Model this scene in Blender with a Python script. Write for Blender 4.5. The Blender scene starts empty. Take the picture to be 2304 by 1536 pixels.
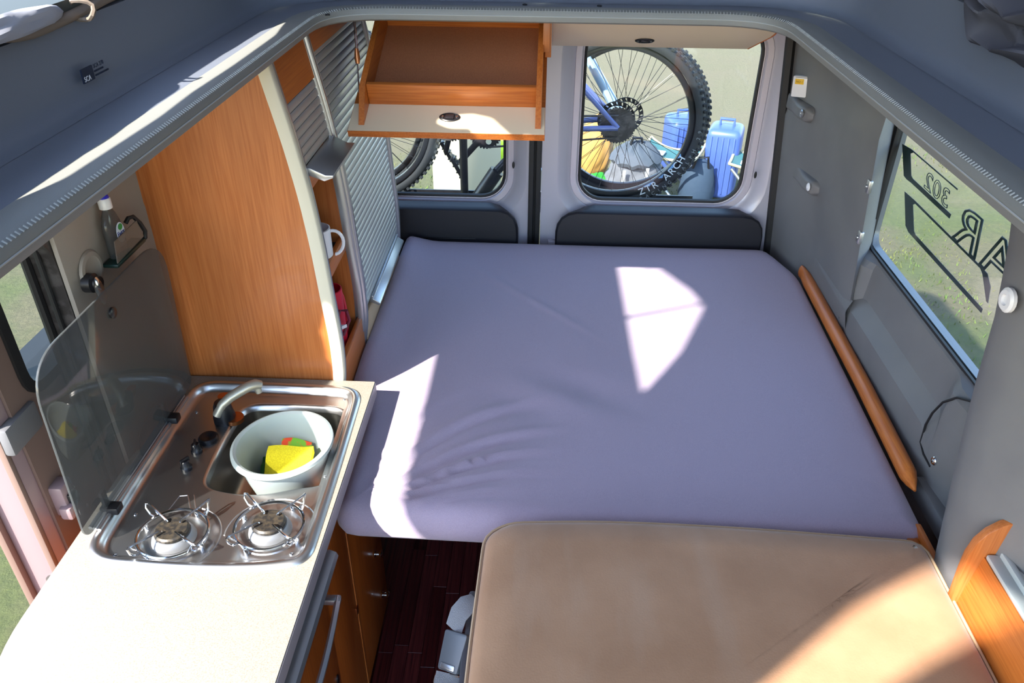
import bpy, bmesh, math, random
from math import sin, cos, pi, radians, sqrt, atan2
from mathutils import Vector, Matrix
random.seed(7)
SC = bpy.context.scene
COL = SC.collection

# ------------------------------------------------------------ camera
def _camera():
    p, yw, rl = radians(32.7543), radians(2.3573), radians(-0.5228)
    R = Matrix.Rotation(yw, 3, 'Z') @ Matrix.Rotation(-p, 3, 'X') @ Matrix.Rotation(rl, 3, 'Y')
    r, f, u = R.col[0], R.col[1], R.col[2]
    cd = bpy.data.cameras.new('camera')
    cd.sensor_width = 36.0
    cd.lens = 36.0 * 1757.0 / 2304.0
    cd.clip_start = 0.02
    co = bpy.data.objects.new('camera', cd)
    COL.objects.link(co)
    co.matrix_world = Matrix(((r.x, u.x, -f.x, 0.0), (r.y, u.y, -f.y, 0.0), (r.z, u.z, -f.z, 1.95), (0, 0, 0, 1)))
    SC.camera = co
_camera()

# ------------------------------------------------------------ sky, sun, exposure
SUN_DIR = Vector((0.485, 0.553, -0.674)).normalized()
W = bpy.data.worlds.new('sky')
SC.world = W
W.use_nodes = True
_nt = W.node_tree
_bg = _nt.nodes['Background']
_sky = _nt.nodes.new('ShaderNodeTexSky')
_sky.sky_type = 'NISHITA'
_sky.sun_disc = False
_sky.sun_elevation = radians(42.4)
_sky.sun_rotation = atan2(-SUN_DIR.x, -SUN_DIR.y)
_sky.air_density = 1.0
_sky.dust_density = 0.6
_sky.ozone_density = 1.0
_nt.links.new(_sky.outputs['Color'], _bg.inputs['Color'])
_bg.inputs['Strength'].default_value = 0.46
_sl = bpy.data.lights.new('sun', 'SUN')
_sl.energy = 8.0
_sl.angle = radians(0.9)
_sl.color = (1.0, 0.94, 0.86)
_so = bpy.data.objects.new('sun', _sl)
COL.objects.link(_so)
_so.location = (-6, -7, 9)
_so.rotation_euler = SUN_DIR.to_track_quat('-Z', 'Y').to_euler()
SC.view_settings.view_transform = 'Standard'
SC.view_settings.look = 'None'
SC.view_settings.gamma = 1.0
SC.view_settings.use_curve_mapping = False
SC.view_settings.exposure = 1.2
SC.cycles.max_bounces = 10
SC.cycles.diffuse_bounces = 6
SC.cycles.transparent_max_bounces = 16
SC.cycles.use_denoising = True
SC.cycles.sample_clamp_indirect = 6.0

# ------------------------------------------------------------ materials
def lin(c):
    return tuple(((x / 255.0 + 0.055) / 1.055) ** 2.4 if x > 10 else x / 255.0 / 12.92 for x in c)

def mat(name, col, rough=0.6, metal=0.0, var=None, bump=None, spec=0.5, stretch=(1, 1, 1), coat=0.0, sheen=0.0, alpha=None):
    """Principled material; var=(scale, colour2, lo, hi), bump=(scale, strength)."""
    m = bpy.data.materials.new(name)
    m.use_nodes = True
    nt = m.node_tree
    b = nt.nodes['Principled BSDF']
    c1 = (*lin(col), 1)
    b.inputs['Base Color'].default_value = c1
    b.inputs['Roughness'].default_value = rough
    b.inputs['Metallic'].default_value = metal
    b.inputs['Specular IOR Level'].default_value = spec
    b.inputs['Coat Weight'].default_value = coat
    b.inputs['Sheen Weight'].default_value = sheen
    if var or bump:
        tc = nt.nodes.new('ShaderNodeTexCoord')
        mp = nt.nodes.new('ShaderNodeMapping')
        mp.inputs['Scale'].default_value = stretch
        nt.links.new(tc.outputs['Object'], mp.inputs['Vector'])
    if var:
        sc, c2, lo, hi = var
        n = nt.nodes.new('ShaderNodeTexNoise')
        n.inputs['Scale'].default_value = sc
        n.inputs['Detail'].default_value = 5
        nt.links.new(mp.outputs['Vector'], n.inputs['Vector'])
        r = nt.nodes.new('ShaderNodeValToRGB')
        r.color_ramp.elements[0].position = lo
        r.color_ramp.elements[0].color = c1
        r.color_ramp.elements[1].position = hi
        r.color_ramp.elements[1].color = (*lin(c2), 1)
        nt.links.new(n.outputs['Fac'], r.inputs['Fac'])
        nt.links.new(r.outputs['Color'], b.inputs['Base Color'])
    if bump:
        n2 = nt.nodes.new('ShaderNodeTexNoise')
        n2.inputs['Scale'].default_value = bump[0]
        n2.inputs['Detail'].default_value = 3
        nt.links.new(mp.outputs['Vector'], n2.inputs['Vector'])
        bp = nt.nodes.new('ShaderNodeBump')
        bp.inputs['Strength'].default_value = bump[1]
        bp.inputs['Distance'].default_value = 0.004
        nt.links.new(n2.outputs['Fac'], bp.inputs['Height'])
        nt.links.new(bp.outputs['Normal'], b.inputs['Normal'])
    return m

def wood(name, c1, c2, axis, rough=0.38, fine=260, coat=0.1):
    """fine-grained veneer; the grain runs along axis."""
    st = {'x': (0.03, 1, 1), 'y': (1, 0.03, 1), 'z': (1, 1, 0.03)}[axis]
    m = mat(name, c1, rough, var=(fine, c2, 0.36, 0.66), stretch=st, coat=coat)
    nt = m.node_tree
    b = nt.nodes['Principled BSDF']
    old = b.inputs['Base Color'].links[0].from_socket
    tc = nt.nodes.new('ShaderNodeTexCoord')
    mp = nt.nodes.new('ShaderNodeMapping')
    mp.inputs['Scale'].default_value = tuple(0.12 if k < 0.5 else 1 for k in st)
    n = nt.nodes.new('ShaderNodeTexNoise')
    n.inputs['Scale'].default_value = 16
    n.inputs['Detail'].default_value = 3
    nt.links.new(tc.outputs['Object'], mp.inputs['Vector'])
    nt.links.new(mp.outputs['Vector'], n.inputs['Vector'])
    mx = nt.nodes.new('ShaderNodeMixRGB')
    mx.blend_type = 'MULTIPLY'
    mx.inputs['Fac'].default_value = 0.5
    r = nt.nodes.new('ShaderNodeValToRGB')
    r.color_ramp.elements[0].position = 0.3
    r.color_ramp.elements[0].color = (0.72, 0.66, 0.6, 1)
    r.color_ramp.elements[1].position = 0.7
    r.color_ramp.elements[1].color = (1.06, 1.04, 1.0, 1)
    nt.links.new(n.outputs['Fac'], r.inputs['Fac'])
    nt.links.new(old, mx.inputs['Color1'])
    nt.links.new(r.outputs['Color'], mx.inputs['Color2'])
    nt.links.new(mx.outputs['Color'], b.inputs['Base Color'])
    return m

def glass(name, tint, gloss=0.03, film=0.0, filmcol=(200, 205, 200)):
    """thin pane: tinted see-through, mirror sheen at grazing angles, optional dusty film."""
    m = bpy.data.materials.new(name)
    m.use_nodes = True
    nt = m.node_tree
    nt.nodes.clear()
    out = nt.nodes.new('ShaderNodeOutputMaterial')
    tr = nt.nodes.new('ShaderNodeBsdfTransparent')
    tr.inputs['Color'].default_value = (*tint, 1)
    gl = nt.nodes.new('ShaderNodeBsdfGlossy')
    gl.inputs['Roughness'].default_value = 0.03
    lw = nt.nodes.new('ShaderNodeLayerWeight')
    pw = nt.nodes.new('ShaderNodeMath')
    pw.operation = 'POWER'
    pw.inputs[1].default_value = 5.0
    nt.links.new(lw.outputs['Facing'], pw.inputs[0])
    ma = nt.nodes.new('ShaderNodeMath')
    ma.operation = 'MULTIPLY_ADD'
    ma.inputs[1].default_value = 0.7
    ma.inputs[2].default_value = gloss
    nt.links.new(pw.outputs[0], ma.inputs[0])
    mx = nt.nodes.new('ShaderNodeMixShader')
    nt.links.new(ma.outputs[0], mx.inputs['Fac'])
    nt.links.new(tr.outputs[0], mx.inputs[1])
    nt.links.new(gl.outputs[0], mx.inputs[2])
    last = mx
    if film > 0:
        df = nt.nodes.new('ShaderNodeBsdfDiffuse')
        df.inputs['Color'].default_value = (*lin(filmcol), 1)
        m2 = nt.nodes.new('ShaderNodeMixShader')
        m2.inputs['Fac'].default_value = film
        nt.links.new(mx.outputs[0], m2.inputs[1])
        nt.links.new(df.outputs[0], m2.inputs[2])
        last = m2
    nt.links.new(last.outputs[0], out.inputs['Surface'])
    return m

def canvas(name, col, trans=0.35):
    """tent fabric that lets some daylight through."""
    m = bpy.data.materials.new(name)
    m.use_nodes = True
    nt = m.node_tree
    nt.nodes.clear()
    out = nt.nodes.new('ShaderNodeOutputMaterial')
    d = nt.nodes.new('ShaderNodeBsdfDiffuse')
    t = nt.nodes.new('ShaderNodeBsdfTranslucent')
    d.inputs['Color'].default_value = (*lin(col), 1)
    t.inputs['Color'].default_value = (*lin(col), 1)
    mx = nt.nodes.new('ShaderNodeMixShader')
    mx.inputs['Fac'].default_value = trans
    nt.links.new(d.outputs[0], mx.inputs[1])
    nt.links.new(t.outputs[0], mx.inputs[2])
    nt.links.new(mx.outputs[0], out.inputs['Surface'])
    return m

M = {}
M['ledge'] = mat('grey_vinyl', (112, 118, 130), 0.42, bump=(900, 0.12), spec=0.5)
M['lip'] = mat('grey_lip_vinyl', (134, 135, 130), 0.5, bump=(1200, 0.15))
M['stitch'] = mat('pale_stitch', (172, 175, 172), 0.7)
M['wall'] = mat('grey_plastic_trim', (100, 100, 103), 0.5, bump=(1400, 0.15), var=(6, (106, 106, 108), 0.4, 0.6))
M['walllight'] = mat('warm_grey_trim', (146, 138, 130), 0.55, bump=(1400, 0.15))
M['walldark'] = mat('dark_grey_trim', (70, 72, 80), 0.55, bump=(1400, 0.15))
M['door'] = mat('silver_door_paint', (174, 171, 182), 0.35, metal=0.15, spec=0.5, coat=0.25)
M['ring'] = mat('pale_window_frame', (182, 175, 186), 0.4, metal=0.2)
M['pad'] = mat('black_door_pad', (26, 26, 34), 0.5, spec=0.5, bump=(500, 0.1))
M['rubber'] = mat('black_rubber', (14, 14, 18), 0.6)
M['black'] = mat('black_plastic', (22, 22, 26), 0.35)
M['darkmetal'] = mat('dark_jamb_metal', (70, 66, 66), 0.4, metal=0.5, var=(40, (96, 92, 92), 0.45, 0.6))
M['pane'] = glass('window_glass', (0.93, 0.96, 0.95))
M['lid'] = glass('smoked_glass', (0.46, 0.47, 0.47), film=0.14, filmcol=(150, 156, 158))
M['orange'] = wood('cherry_veneer', (188, 114, 60), (170, 96, 44), 'z')
M['orangey'] = wood('cherry_veneer_lengthwise', (192, 112, 48), (172, 92, 34), 'y')
M['orangex'] = wood('cherry_veneer_crosswise', (196, 116, 52), (172, 92, 36), 'x')
M['orangedark'] = wood('cherry_door_veneer', (176, 96, 36), (150, 76, 24), 'z')
M['brown'] = mat('brown_tray_lining', (186, 120, 80), 0.7, bump=(700, 0.3), var=(500, (166, 102, 66), 0.4, 0.6))
M['cream'] = mat('cream_laminate', (224, 206, 178), 0.45)
M['edge'] = mat('cream_edge_band', (205, 200, 180), 0.5)
M['worktopedge'] = mat('shaded_worktop_edge', (128, 122, 128), 0.5)  # grey carries the shade on the worktop's upright edge
M['alu'] = mat('brushed_aluminium', (176, 178, 182), 0.32, metal=0.85)
M['slat'] = mat('aluminium_slat', (178, 182, 184), 0.42, metal=0.55)
M['slatgap'] = mat('slat_backing', (60, 62, 64), 0.6)
M['darkmat'] = mat('dark_shelf_mat', (30, 32, 40), 0.9)
M['worktop'] = mat('speckled_cream_worktop', (141, 135, 124), 0.42, var=(420, (124, 117, 105), 0.48, 0.64))
M['steel'] = mat('stainless_steel', (190, 190, 190), 0.33, metal=1.0, var=(3, (196, 194, 192), 0.4, 0.6))
M['steelbasin'] = mat('brushed_basin_steel', (168, 166, 160), 0.3, metal=1.0)
M['chrome'] = mat('chrome', (210, 212, 214), 0.12, metal=1.0)
M['enamel'] = mat('burner_alloy', (130, 132, 134), 0.45, metal=0.4)
M['burnercap'] = mat('scorched_burner_cap', (44, 42, 40), 0.45, metal=0.4, var=(120, (74, 66, 54), 0.42, 0.62))
M['copper'] = mat('copper_ring', (190, 120, 74), 0.3, metal=0.9)
M['spout'] = mat('satin_spout', (176, 172, 158), 0.35, metal=0.55)
M['bowl'] = mat('grey_plastic_bowl', (156, 166, 164), 0.4)
M['yellow'] = mat('yellow_cloth', (236, 222, 36), 0.9, bump=(500, 0.5), var=(300, (222, 206, 28), 0.4, 0.6))
M['green'] = mat('green_sponge', (30, 84, 40), 0.95, bump=(400, 0.6))
M['print'] = mat('printed_cloth', (96, 150, 40), 0.9, var=(60, (190, 60, 30), 0.5, 0.58))
M['white'] = mat('white_ceramic', (224, 224, 228), 0.25)
M['red'] = mat('red_plastic', (190, 16, 44), 0.4)
M['jug'] = mat('white_plastic', (210, 212, 216), 0.4)
M['cushion'] = mat('brown_suede', (158, 116, 82), 0.85, var=(9, (170, 128, 94), 0.35, 0.65), bump=(300, 0.12), sheen=0.3)
def _scuffs():
    nt = M['cushion'].node_tree
    b = nt.nodes['Principled BSDF']
    old = b.inputs['Base Color'].links[0].from_socket
    tc = nt.nodes.new('ShaderNodeTexCoord')
    mp = nt.nodes.new('ShaderNodeMapping')
    mp.inputs['Rotation'].default_value = (0, 0, 0.9)
    mp.inputs['Scale'].default_value = (3.5, 0.8, 1)
    n = nt.nodes.new('ShaderNodeTexNoise')
    n.inputs['Scale'].default_value = 3.2
    n.inputs['Detail'].default_value = 3
    r = nt.nodes.new('ShaderNodeValToRGB')
    r.color_ramp.elements[0].position = 0.56
    r.color_ramp.elements[0].color = (0, 0, 0, 1)
    r.color_ramp.elements[1].position = 0.70
    r.color_ramp.elements[1].color = (0.22, 0.22, 0.22, 1)
    mx = nt.nodes.new('ShaderNodeMixRGB')
    mx.inputs['Color2'].default_value = (*lin((180, 152, 128)), 1)
    nt.links.new(tc.outputs['Object'], mp.inputs['Vector'])
    nt.links.new(mp.outputs['Vector'], n.inputs['Vector'])
    nt.links.new(n.outputs['Fac'], r.inputs['Fac'])
    nt.links.new(r.outputs['Color'], mx.inputs['Fac'])
    nt.links.new(old, mx.inputs['Color1'])
    nt.links.new(mx.outputs['Color'], b.inputs['Base Color'])
_scuffs()
M['floor'] = wood('dark_floor_laminate', (92, 36, 38), (46, 16, 22), 'y', rough=0.3, fine=140)
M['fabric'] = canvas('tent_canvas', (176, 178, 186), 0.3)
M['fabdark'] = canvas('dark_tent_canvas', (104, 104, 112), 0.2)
M['strap'] = mat('brown_tie_strap', (120, 106, 92), 0.8)
M['roofskin'] = mat('dull_roof_skin', (58, 64, 62), 0.7)
M['pink'] = mat('pinkish_door_paint', (132, 112, 115), 0.35, coat=0.2)
M['doorskin'] = mat('brown_grey_door_lining', (112, 92, 84), 0.5)
M['belt'] = mat('grey_belt_webbing', (122, 126, 134), 0.8, bump=(900, 0.4))
M['buckle'] = mat('grey_buckle', (84, 90, 98), 0.4)
M['shell'] = mat('van_outer_skin', (104, 104, 106), 0.35, coat=0.4)
M['tyre'] = mat('tyre_rubber', (24, 28, 34), 0.7)
M['rim'] = mat('black_rim', (24, 26, 32), 0.35)
M['lettering'] = mat('white_lettering', (226, 228, 232), 0.5)
M['greylettering'] = mat('grey_lettering', (120, 124, 130), 0.6)
M['frameblue'] = mat('blue_bike_paint', (92, 104, 160), 0.3, coat=0.4)
M['framepale'] = mat('pale_blue_fork_paint', (150, 176, 200), 0.35, coat=0.3)
M['suitcase'] = mat('blue_suitcase_shell', (58, 80, 142), 0.4)
M['teal'] = mat('teal_seat_fabric', (44, 88, 92), 0.8)
M['pack'] = mat('grey_backpack_cloth', (84, 86, 92), 0.9, bump=(60, 0.6))
M['plush'] = mat('bright_green_plush', (28, 124, 36), 0.95, bump=(120, 1.0))
M['bluebottle'] = mat('blue_bottle', (50, 60, 190), 0.3)
M['amber'] = mat('amber_bag', (170, 128, 64), 0.7)
M['lime'] = mat('lime_ball', (190, 220, 30), 0.6)
M['paleblue'] = mat('pale_blue_tray', (112, 146, 180), 0.5)
M['creamboard'] = mat('cream_board', (150, 144, 124), 0.6)
M['clear'] = glass('clear_bottle', (0.62, 0.64, 0.64), film=0.22, filmcol=(120, 122, 124))
M['holder'] = glass('clear_holder', (0.72, 0.72, 0.70), film=0.35, filmcol=(150, 138, 128))
M['label'] = mat('bottle_label', (190, 205, 225), 0.5)
M['labelblue'] = mat('label_blue', (24, 40, 120), 0.5)
M['labelgreen'] = mat('label_green', (20, 130, 60), 0.5)
M['capblue'] = mat('blue_cap_tip', (40, 40, 190), 0.35)
M['sticker'] = mat('yellow_sticker', (226, 180, 24), 0.5)
M['stickertext'] = mat('sticker_print', (90, 70, 20), 0.6)
M['ink'] = mat('dark_blue_print', (14, 30, 56), 0.6)
M['decal'] = mat('dark_green_decal', (10, 36, 38), 0.5)

def mattress_mat():
    m = mat('lilac_jersey_sheet', (164, 150, 168), 0.95, var=(900, (152, 138, 157), 0.42, 0.6), bump=(800, 0.25), sheen=0.25)
    return m
M['sheet'] = mattress_mat()

def ground_mat():
    m = mat('dry_grass_ground', (104, 97, 70), 1.0, var=(1.3, (88, 96, 50), 0.44, 0.6))
    nt = m.node_tree
    b = nt.nodes['Principled BSDF']
    old = b.inputs['Base Color'].links[0].from_socket
    tc = nt.nodes.new('ShaderNodeTexCoord')
    n = nt.nodes.new('ShaderNodeTexNoise')
    n.inputs['Scale'].default_value = 26
    n.inputs['Detail'].default_value = 8
    n.inputs['Roughness'].default_value = 0.75
    nt.links.new(tc.outputs['Object'], n.inputs['Vector'])
    r = nt.nodes.new('ShaderNodeValToRGB')
    r.color_ramp.elements[0].position = 0.3
    r.color_ramp.elements[0].color = (0.62, 0.66, 0.6, 1)
    r.color_ramp.elements[1].position = 0.7
    r.color_ramp.elements[1].color = (1.15, 1.12, 1.1, 1)
    nt.links.new(n.outputs['Fac'], r.inputs['Fac'])
    mx = nt.nodes.new('ShaderNodeMixRGB')
    mx.blend_type = 'MULTIPLY'
    mx.inputs['Fac'].default_value = 0.9
    nt.links.new(old, mx.inputs['Color1'])
    nt.links.new(r.outputs['Color'], mx.inputs['Color2'])
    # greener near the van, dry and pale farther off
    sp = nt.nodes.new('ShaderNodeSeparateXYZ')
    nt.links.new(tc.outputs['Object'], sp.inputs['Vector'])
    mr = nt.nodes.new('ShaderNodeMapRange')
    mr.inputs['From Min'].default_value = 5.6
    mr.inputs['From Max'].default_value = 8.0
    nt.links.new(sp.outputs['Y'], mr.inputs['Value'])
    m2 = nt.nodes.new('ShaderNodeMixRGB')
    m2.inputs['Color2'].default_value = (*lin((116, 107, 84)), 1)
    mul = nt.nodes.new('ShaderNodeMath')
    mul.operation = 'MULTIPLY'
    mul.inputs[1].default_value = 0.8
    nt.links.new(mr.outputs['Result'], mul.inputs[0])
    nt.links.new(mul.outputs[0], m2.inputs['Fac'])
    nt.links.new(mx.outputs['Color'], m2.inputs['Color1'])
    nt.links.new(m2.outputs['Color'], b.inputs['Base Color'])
    bp = nt.nodes.new('ShaderNodeBump')
    bp.inputs['Strength'].default_value = 0.9
    bp.inputs['Distance'].default_value = 0.05
    nt.links.new(n.outputs['Fac'], bp.inputs['Height'])
    nt.links.new(bp.outputs['Normal'], b.inputs['Normal'])
    return m
M['ground'] = ground_mat()

# ------------------------------------------------------------ object helpers
def wloc(o):
    v = Vector((0, 0, 0))
    while o is not None:
        v += Vector(o.location)
        o = o.parent
    return v

def obj(name, bm, m, parent=None, smooth=True, sharp=38, at=None):
    """link a bmesh (in world coordinates) as one mesh object under parent."""
    bmesh.ops.recalc_face_normals(bm, faces=bm.faces[:])
    base = wloc(parent)
    loc = Vector((0, 0, 0))
    if at is not None:
        loc = Vector(at) - base
    off = base + loc
    if off.length > 0:
        bmesh.ops.translate(bm, verts=bm.verts[:], vec=-off)
    me = bpy.data.meshes.new(name)
    bm.to_mesh(me)
    bm.free()
    if smooth:
        me.polygons.foreach_set('use_smooth', [True] * len(me.polygons))
        me.set_sharp_from_angle(angle=radians(sharp))
    for mm in (m if isinstance(m, (list, tuple)) else [m]):
        me.materials.append(mm)
    o = bpy.data.objects.new(name, me)
    COL.objects.link(o)
    o.location = loc
    if parent is not None:
        o.parent = parent
    return o

def thing(name, label, cat, loc=(0, 0, 0), group=None):
    o = bpy.data.objects.new(name, None)
    o.empty_display_size = 0.05
    COL.objects.link(o)
    o.location = loc
    o['label'] = label
    o['category'] = cat
    if group:
        o['group'] = group
    return o

def tag(o, label, cat, group=None):
    o['label'] = label
    o['category'] = cat
    if group:
        o['group'] = group
    return o

def struct(o):
    o['kind'] = 'structure'
    return o

def dup(root, delta, label=None):
    r = root.copy()
    COL.objects.link(r)
    r.location = Vector(root.location) + Vector(delta)
    if label:
        r['label'] = label
    for ch in list(root.children):
        c = ch.copy()
        COL.objects.link(c)
        c.parent = r
        for g in list(ch.children):
            d = g.copy()
            COL.objects.link(d)
            d.parent = c
    return r

# ------------------------------------------------------------ geometry helpers
def new():
    return bmesh.new()

def merge(bm, b2, mtx=None):
    me = bpy.data.meshes.new('tmp')
    b2.to_mesh(me)
    b2.free()
    if mtx is not None:
        me.transform(mtx)
    bm.from_mesh(me)
    bpy.data.meshes.remove(me)
    return bm

def box(bm, x0, x1, y0, y1, z0, z1, bev=0.0, seg=2, mtx=None):
    b = bmesh.new()
    bmesh.ops.create_cube(b, size=1.0)
    for v in b.verts:
        v.co = Vector((x0 + (v.co.x + .5) * (x1 - x0), y0 + (v.co.y + .5) * (y1 - y0), z0 + (v.co.z + .5) * (z1 - z0)))
    if bev > 0:
        bmesh.ops.bevel(b, geom=b.edges[:] + b.verts[:], offset=bev, segments=seg, profile=0.5, affect='EDGES')
    return merge(bm, b, mtx)

def put(axis, u, v, w):
    return {'z': (u, v, w), 'y': (u, w, v), 'x': (w, u, v)}[axis]

def plate(bm, outer, holes, axis, a, b, bev=0.0):
    """polygon with holes, extruded from a to b along axis."""
    t = bmesh.new()
    edges = []
    for lp in [outer] + list(holes):
        vs = [t.verts.new(put(axis, p[0], p[1], a)) for p in lp]
        for i in range(len(vs)):
            edges.append(t.edges.new((vs[i], vs[(i + 1) % len(vs)])))
    bmesh.ops.triangle_fill(t, edges=edges, use_beauty=True, use_dissolve=False)
    fs = t.faces[:]
    r = bmesh.ops.extrude_face_region(t, geom=fs)
    d = Vector(put(axis, 0, 0, b - a))
    bmesh.ops.translate(t, verts=[g for g in r['geom'] if isinstance(g, bmesh.types.BMVert)], vec=d)
    bmesh.ops.recalc_face_normals(t, faces=t.faces[:])
    if bev > 0:
        es = [e for e in t.edges if len(e.link_faces) == 2 and e.calc_face_angle(0) > 1.2]
        bmesh.ops.bevel(t, geom=es, offset=bev, segments=2, profile=0.5, affect='EDGES')
    return merge(bm, t)

def loft(bm, loops, closed=True, cap0=False, cap1=False):
    vv = [[bm.verts.new(p) for p in lp] for lp in loops]
    n = len(loops[0])
    for a, b in zip(vv[:-1], vv[1:]):
        for i in range(n if closed else n - 1):
            j = (i + 1) % n
            try:
                bm.faces.new((a[i], a[j], b[j], b[i]))
            except ValueError:
                pass
    if cap0:
        bm.faces.new(vv[0])
    if cap1:
        bm.faces.new(vv[-1])
    return bm

def tube(bm, pts, r, seg=8, closed=False, caps=True):
    P = [Vector(p) for p in pts]
    n = len(P)
    rr = r if isinstance(r, (list, tuple)) else [r] * n
    loops = []
    prev = None
    for i in range(n):
        if closed:
            t = (P[(i + 1) % n] - P[i - 1])
        else:
            t = P[min(i + 1, n - 1)] - P[max(i - 1, 0)]
        t.normalize()
        if prev is None:
            a = Vector((0, 0, 1)) if abs(t.z) < 0.9 else Vector((1, 0, 0))
            nn = (a - t * a.dot(t)).normalized()
        else:
            nn = (prev - t * prev.dot(t)).normalized()
        prev = nn
        bb = t.cross(nn)
        loops.append([P[i] + (nn * cos(2 * pi * k / seg) + bb * sin(2 * pi * k / seg)) * rr[i] for k in range(seg)])
    if closed:
        loops.append(loops[0])
        # the last ring is stitched to the first by coincident vertices
    loft(bm, loops, True, caps and not closed, caps and not closed)
    if closed:
        bmesh.ops.remove_doubles(bm, verts=bm.verts[:], dist=1e-5)
    return bm

def lathe(bm, prof, mtx=None, seg=32, cap=True):
    """profile of (radius, height) spun about z."""
    t = bmesh.new()
    loops = [[(r * cos(2 * pi * k / seg), r * sin(2 * pi * k / seg), h) for k in range(seg)] for r, h in prof]
    loft(t, loops, True, cap, cap)
    return merge(bm, t, mtx)

def T(x, y, z):
    return Matrix.Translation((x, y, z))

def Rm(a, ax):
    return Matrix.Rotation(radians(a), 4, ax)

def rrect(x0, x1, y0, y1, r, n=6):
    out = []
    for cx, cy, a0 in ((x1 - r, y1 - r, 0), (x0 + r, y1 - r, 90), (x0 + r, y0 + r, 180), (x1 - r, y0 + r, 270)):
        for k in range(n + 1):
            a = radians(a0 + 90.0 * k / n)
            out.append((cx + r * cos(a), cy + r * sin(a)))
    return out

def roundpoly(pts, rad, n=5):
    """round every corner of a 2D polygon; rad is one value or a list."""
    out = []
    m = len(pts)
    for i in range(m):
        r = rad[i] if isinstance(rad, (list, tuple)) else rad
        p = Vector(pts[i])
        a = Vector(pts[i - 1]) - p
        b = Vector(pts[(i + 1) % m]) - p
        la, lb = a.length, b.length
        d = min(r, la * 0.49, lb * 0.49)
        if d < 1e-5:
            out.append(tuple(p))
            continue
        A = p + a * (d / la)
        B = p + b * (d / lb)
        for k in range(n + 1):
            t = k / n
            q = A * (1 - t) ** 2 + p * 2 * t * (1 - t) + B * t * t
            out.append((q.x, q.y))
    return out

def resample(lp, n):
    P = [Vector(p) for p in lp] + [Vector(lp[0])]
    L = [0]
    for a, b in zip(P[:-1], P[1:]):
        L.append(L[-1] + (b - a).length)
    out = []
    j = 0
    for k in range(n):
        s = L[-1] * k / n
        while L[j + 1] < s:
            j += 1
        t = (s - L[j]) / max(L[j + 1] - L[j], 1e-9)
        q = P[j].lerp(P[j + 1], t)
        out.append((q.x, q.y))
    return out

def inset(lp, d):
    """offset a counter-clockwise loop inward by d."""
    n = len(lp)
    out = []
    for i in range(n):
        a, b = Vector(lp[i - 1]), Vector(lp[(i + 1) % n])
        t = (b - a).normalized()
        out.append((lp[i][0] - t.y * d, lp[i][1] + t.x * d))
    return out

def l3(lp, z):
    return [(p[0], p[1], z) for p in lp]

def smooth(a, b, x):
    t = max(0.0, min(1.0, (x - a) / (b - a)))
    return t * t * (3 - 2 * t)

def interp(tab, z):
    if z <= tab[0][0]:
        return tab[0][1]
    for (a, fa), (b, fb) in zip(tab[:-1], tab[1:]):
        if z <= b:
            return fa + (fb - fa) * (z - a) / (b - a)
    return tab[-1][1]

def screw(bm, p, r, axis, depth=0.003):
    rot = {'z': Matrix.Identity(4), 'x': Rm(90, 'Y'), '-x': Rm(-90, 'Y'), '-y': Rm(90, 'X')}[axis]
    lathe(bm, [(r, 0), (r, depth * .6), (r * .8, depth), (r * .45, depth), (r * .4, depth * .5), (0.0005, depth * .5)], T(*p) @ rot, 16)
    return bm

def text(bm, s, size, mtx, extrude=0.0005, outline=0.0, spacing=1.0, align='LEFT'):
    cu = bpy.data.curves.new('t', 'FONT')
    cu.body = s
    cu.size = size
    cu.space_character = spacing
    cu.align_x = align
    cu.resolution_u = 3
    if outline:
        cu.fill_mode = 'NONE'
        cu.bevel_depth = outline
        cu.bevel_resolution = 0
    else:
        cu.extrude = extrude
    o = bpy.data.objects.new('t', cu)
    COL.objects.link(o)
    dg = bpy.context.evaluated_depsgraph_get()
    dg.update()
    ev = o.evaluated_get(dg)
    me = bpy.data.meshes.new_from_object(ev)
    me.transform(mtx)
    bm.from_mesh(me)
    bpy.data.meshes.remove(me)
    bpy.data.objects.remove(o)
    bpy.data.curves.remove(cu)
    return bm

# ============================================================ GROUND
def build_ground():
    bm = new()
    n = 60
    rows = []
    for j in range(n + 1):
        row = []
        for i in range(n + 1):
            x = -20 + 40 * i / n
            y = -12 + 60 * j / n
            z = -0.5 + 0.012 * sin(x * 2.1 + y * 1.3) + 0.01 * sin(y * 3.7 - x)
            row.append((x, y, z))
        rows.append(row)
    loft(bm, rows, closed=False)
    struct(obj('ground', bm, M['ground']))
build_ground()

def build_tufts():
    """short grass blades on the lawn seen through the windows."""
    bm = new()
    rnd = random.Random(3)
    for k in range(26000):
        if rnd.random() < 0.6:
            x, y = rnd.uniform(1.6, 5.2), rnd.uniform(2.6, 7.5)
        else:
            x, y = rnd.uniform(-2.2, 2.4), rnd.uniform(4.2, 7.5)
        if rnd.random() > 0.55 + 0.45 * sin(x * 1.7 + 2 * sin(y * .9)):
            continue
        h = rnd.uniform(0.008, 0.03)
        a = rnd.uniform(0, pi)
        dx, dy = 0.005 * cos(a), 0.005 * sin(a)
        lx, ly = rnd.uniform(-.02, .02), rnd.uniform(-.02, .02)
        v = [bm.verts.new(p) for p in ((x - dx, y - dy, -.51), (x + dx, y + dy, -.51), (x + lx, y + ly, -.5 + h))]
        bm.faces.new(v)
    o = obj('grass', bm, mat('grass_blades', (70, 92, 34), 0.9, var=(3, (98, 98, 50), 0.4, 0.6)), smooth=False)
    o['kind'] = 'stuff'
    tag(o, 'short patchy green grass blades on the dry ground outside the van windows', 'grass')
build_tufts()

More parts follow.
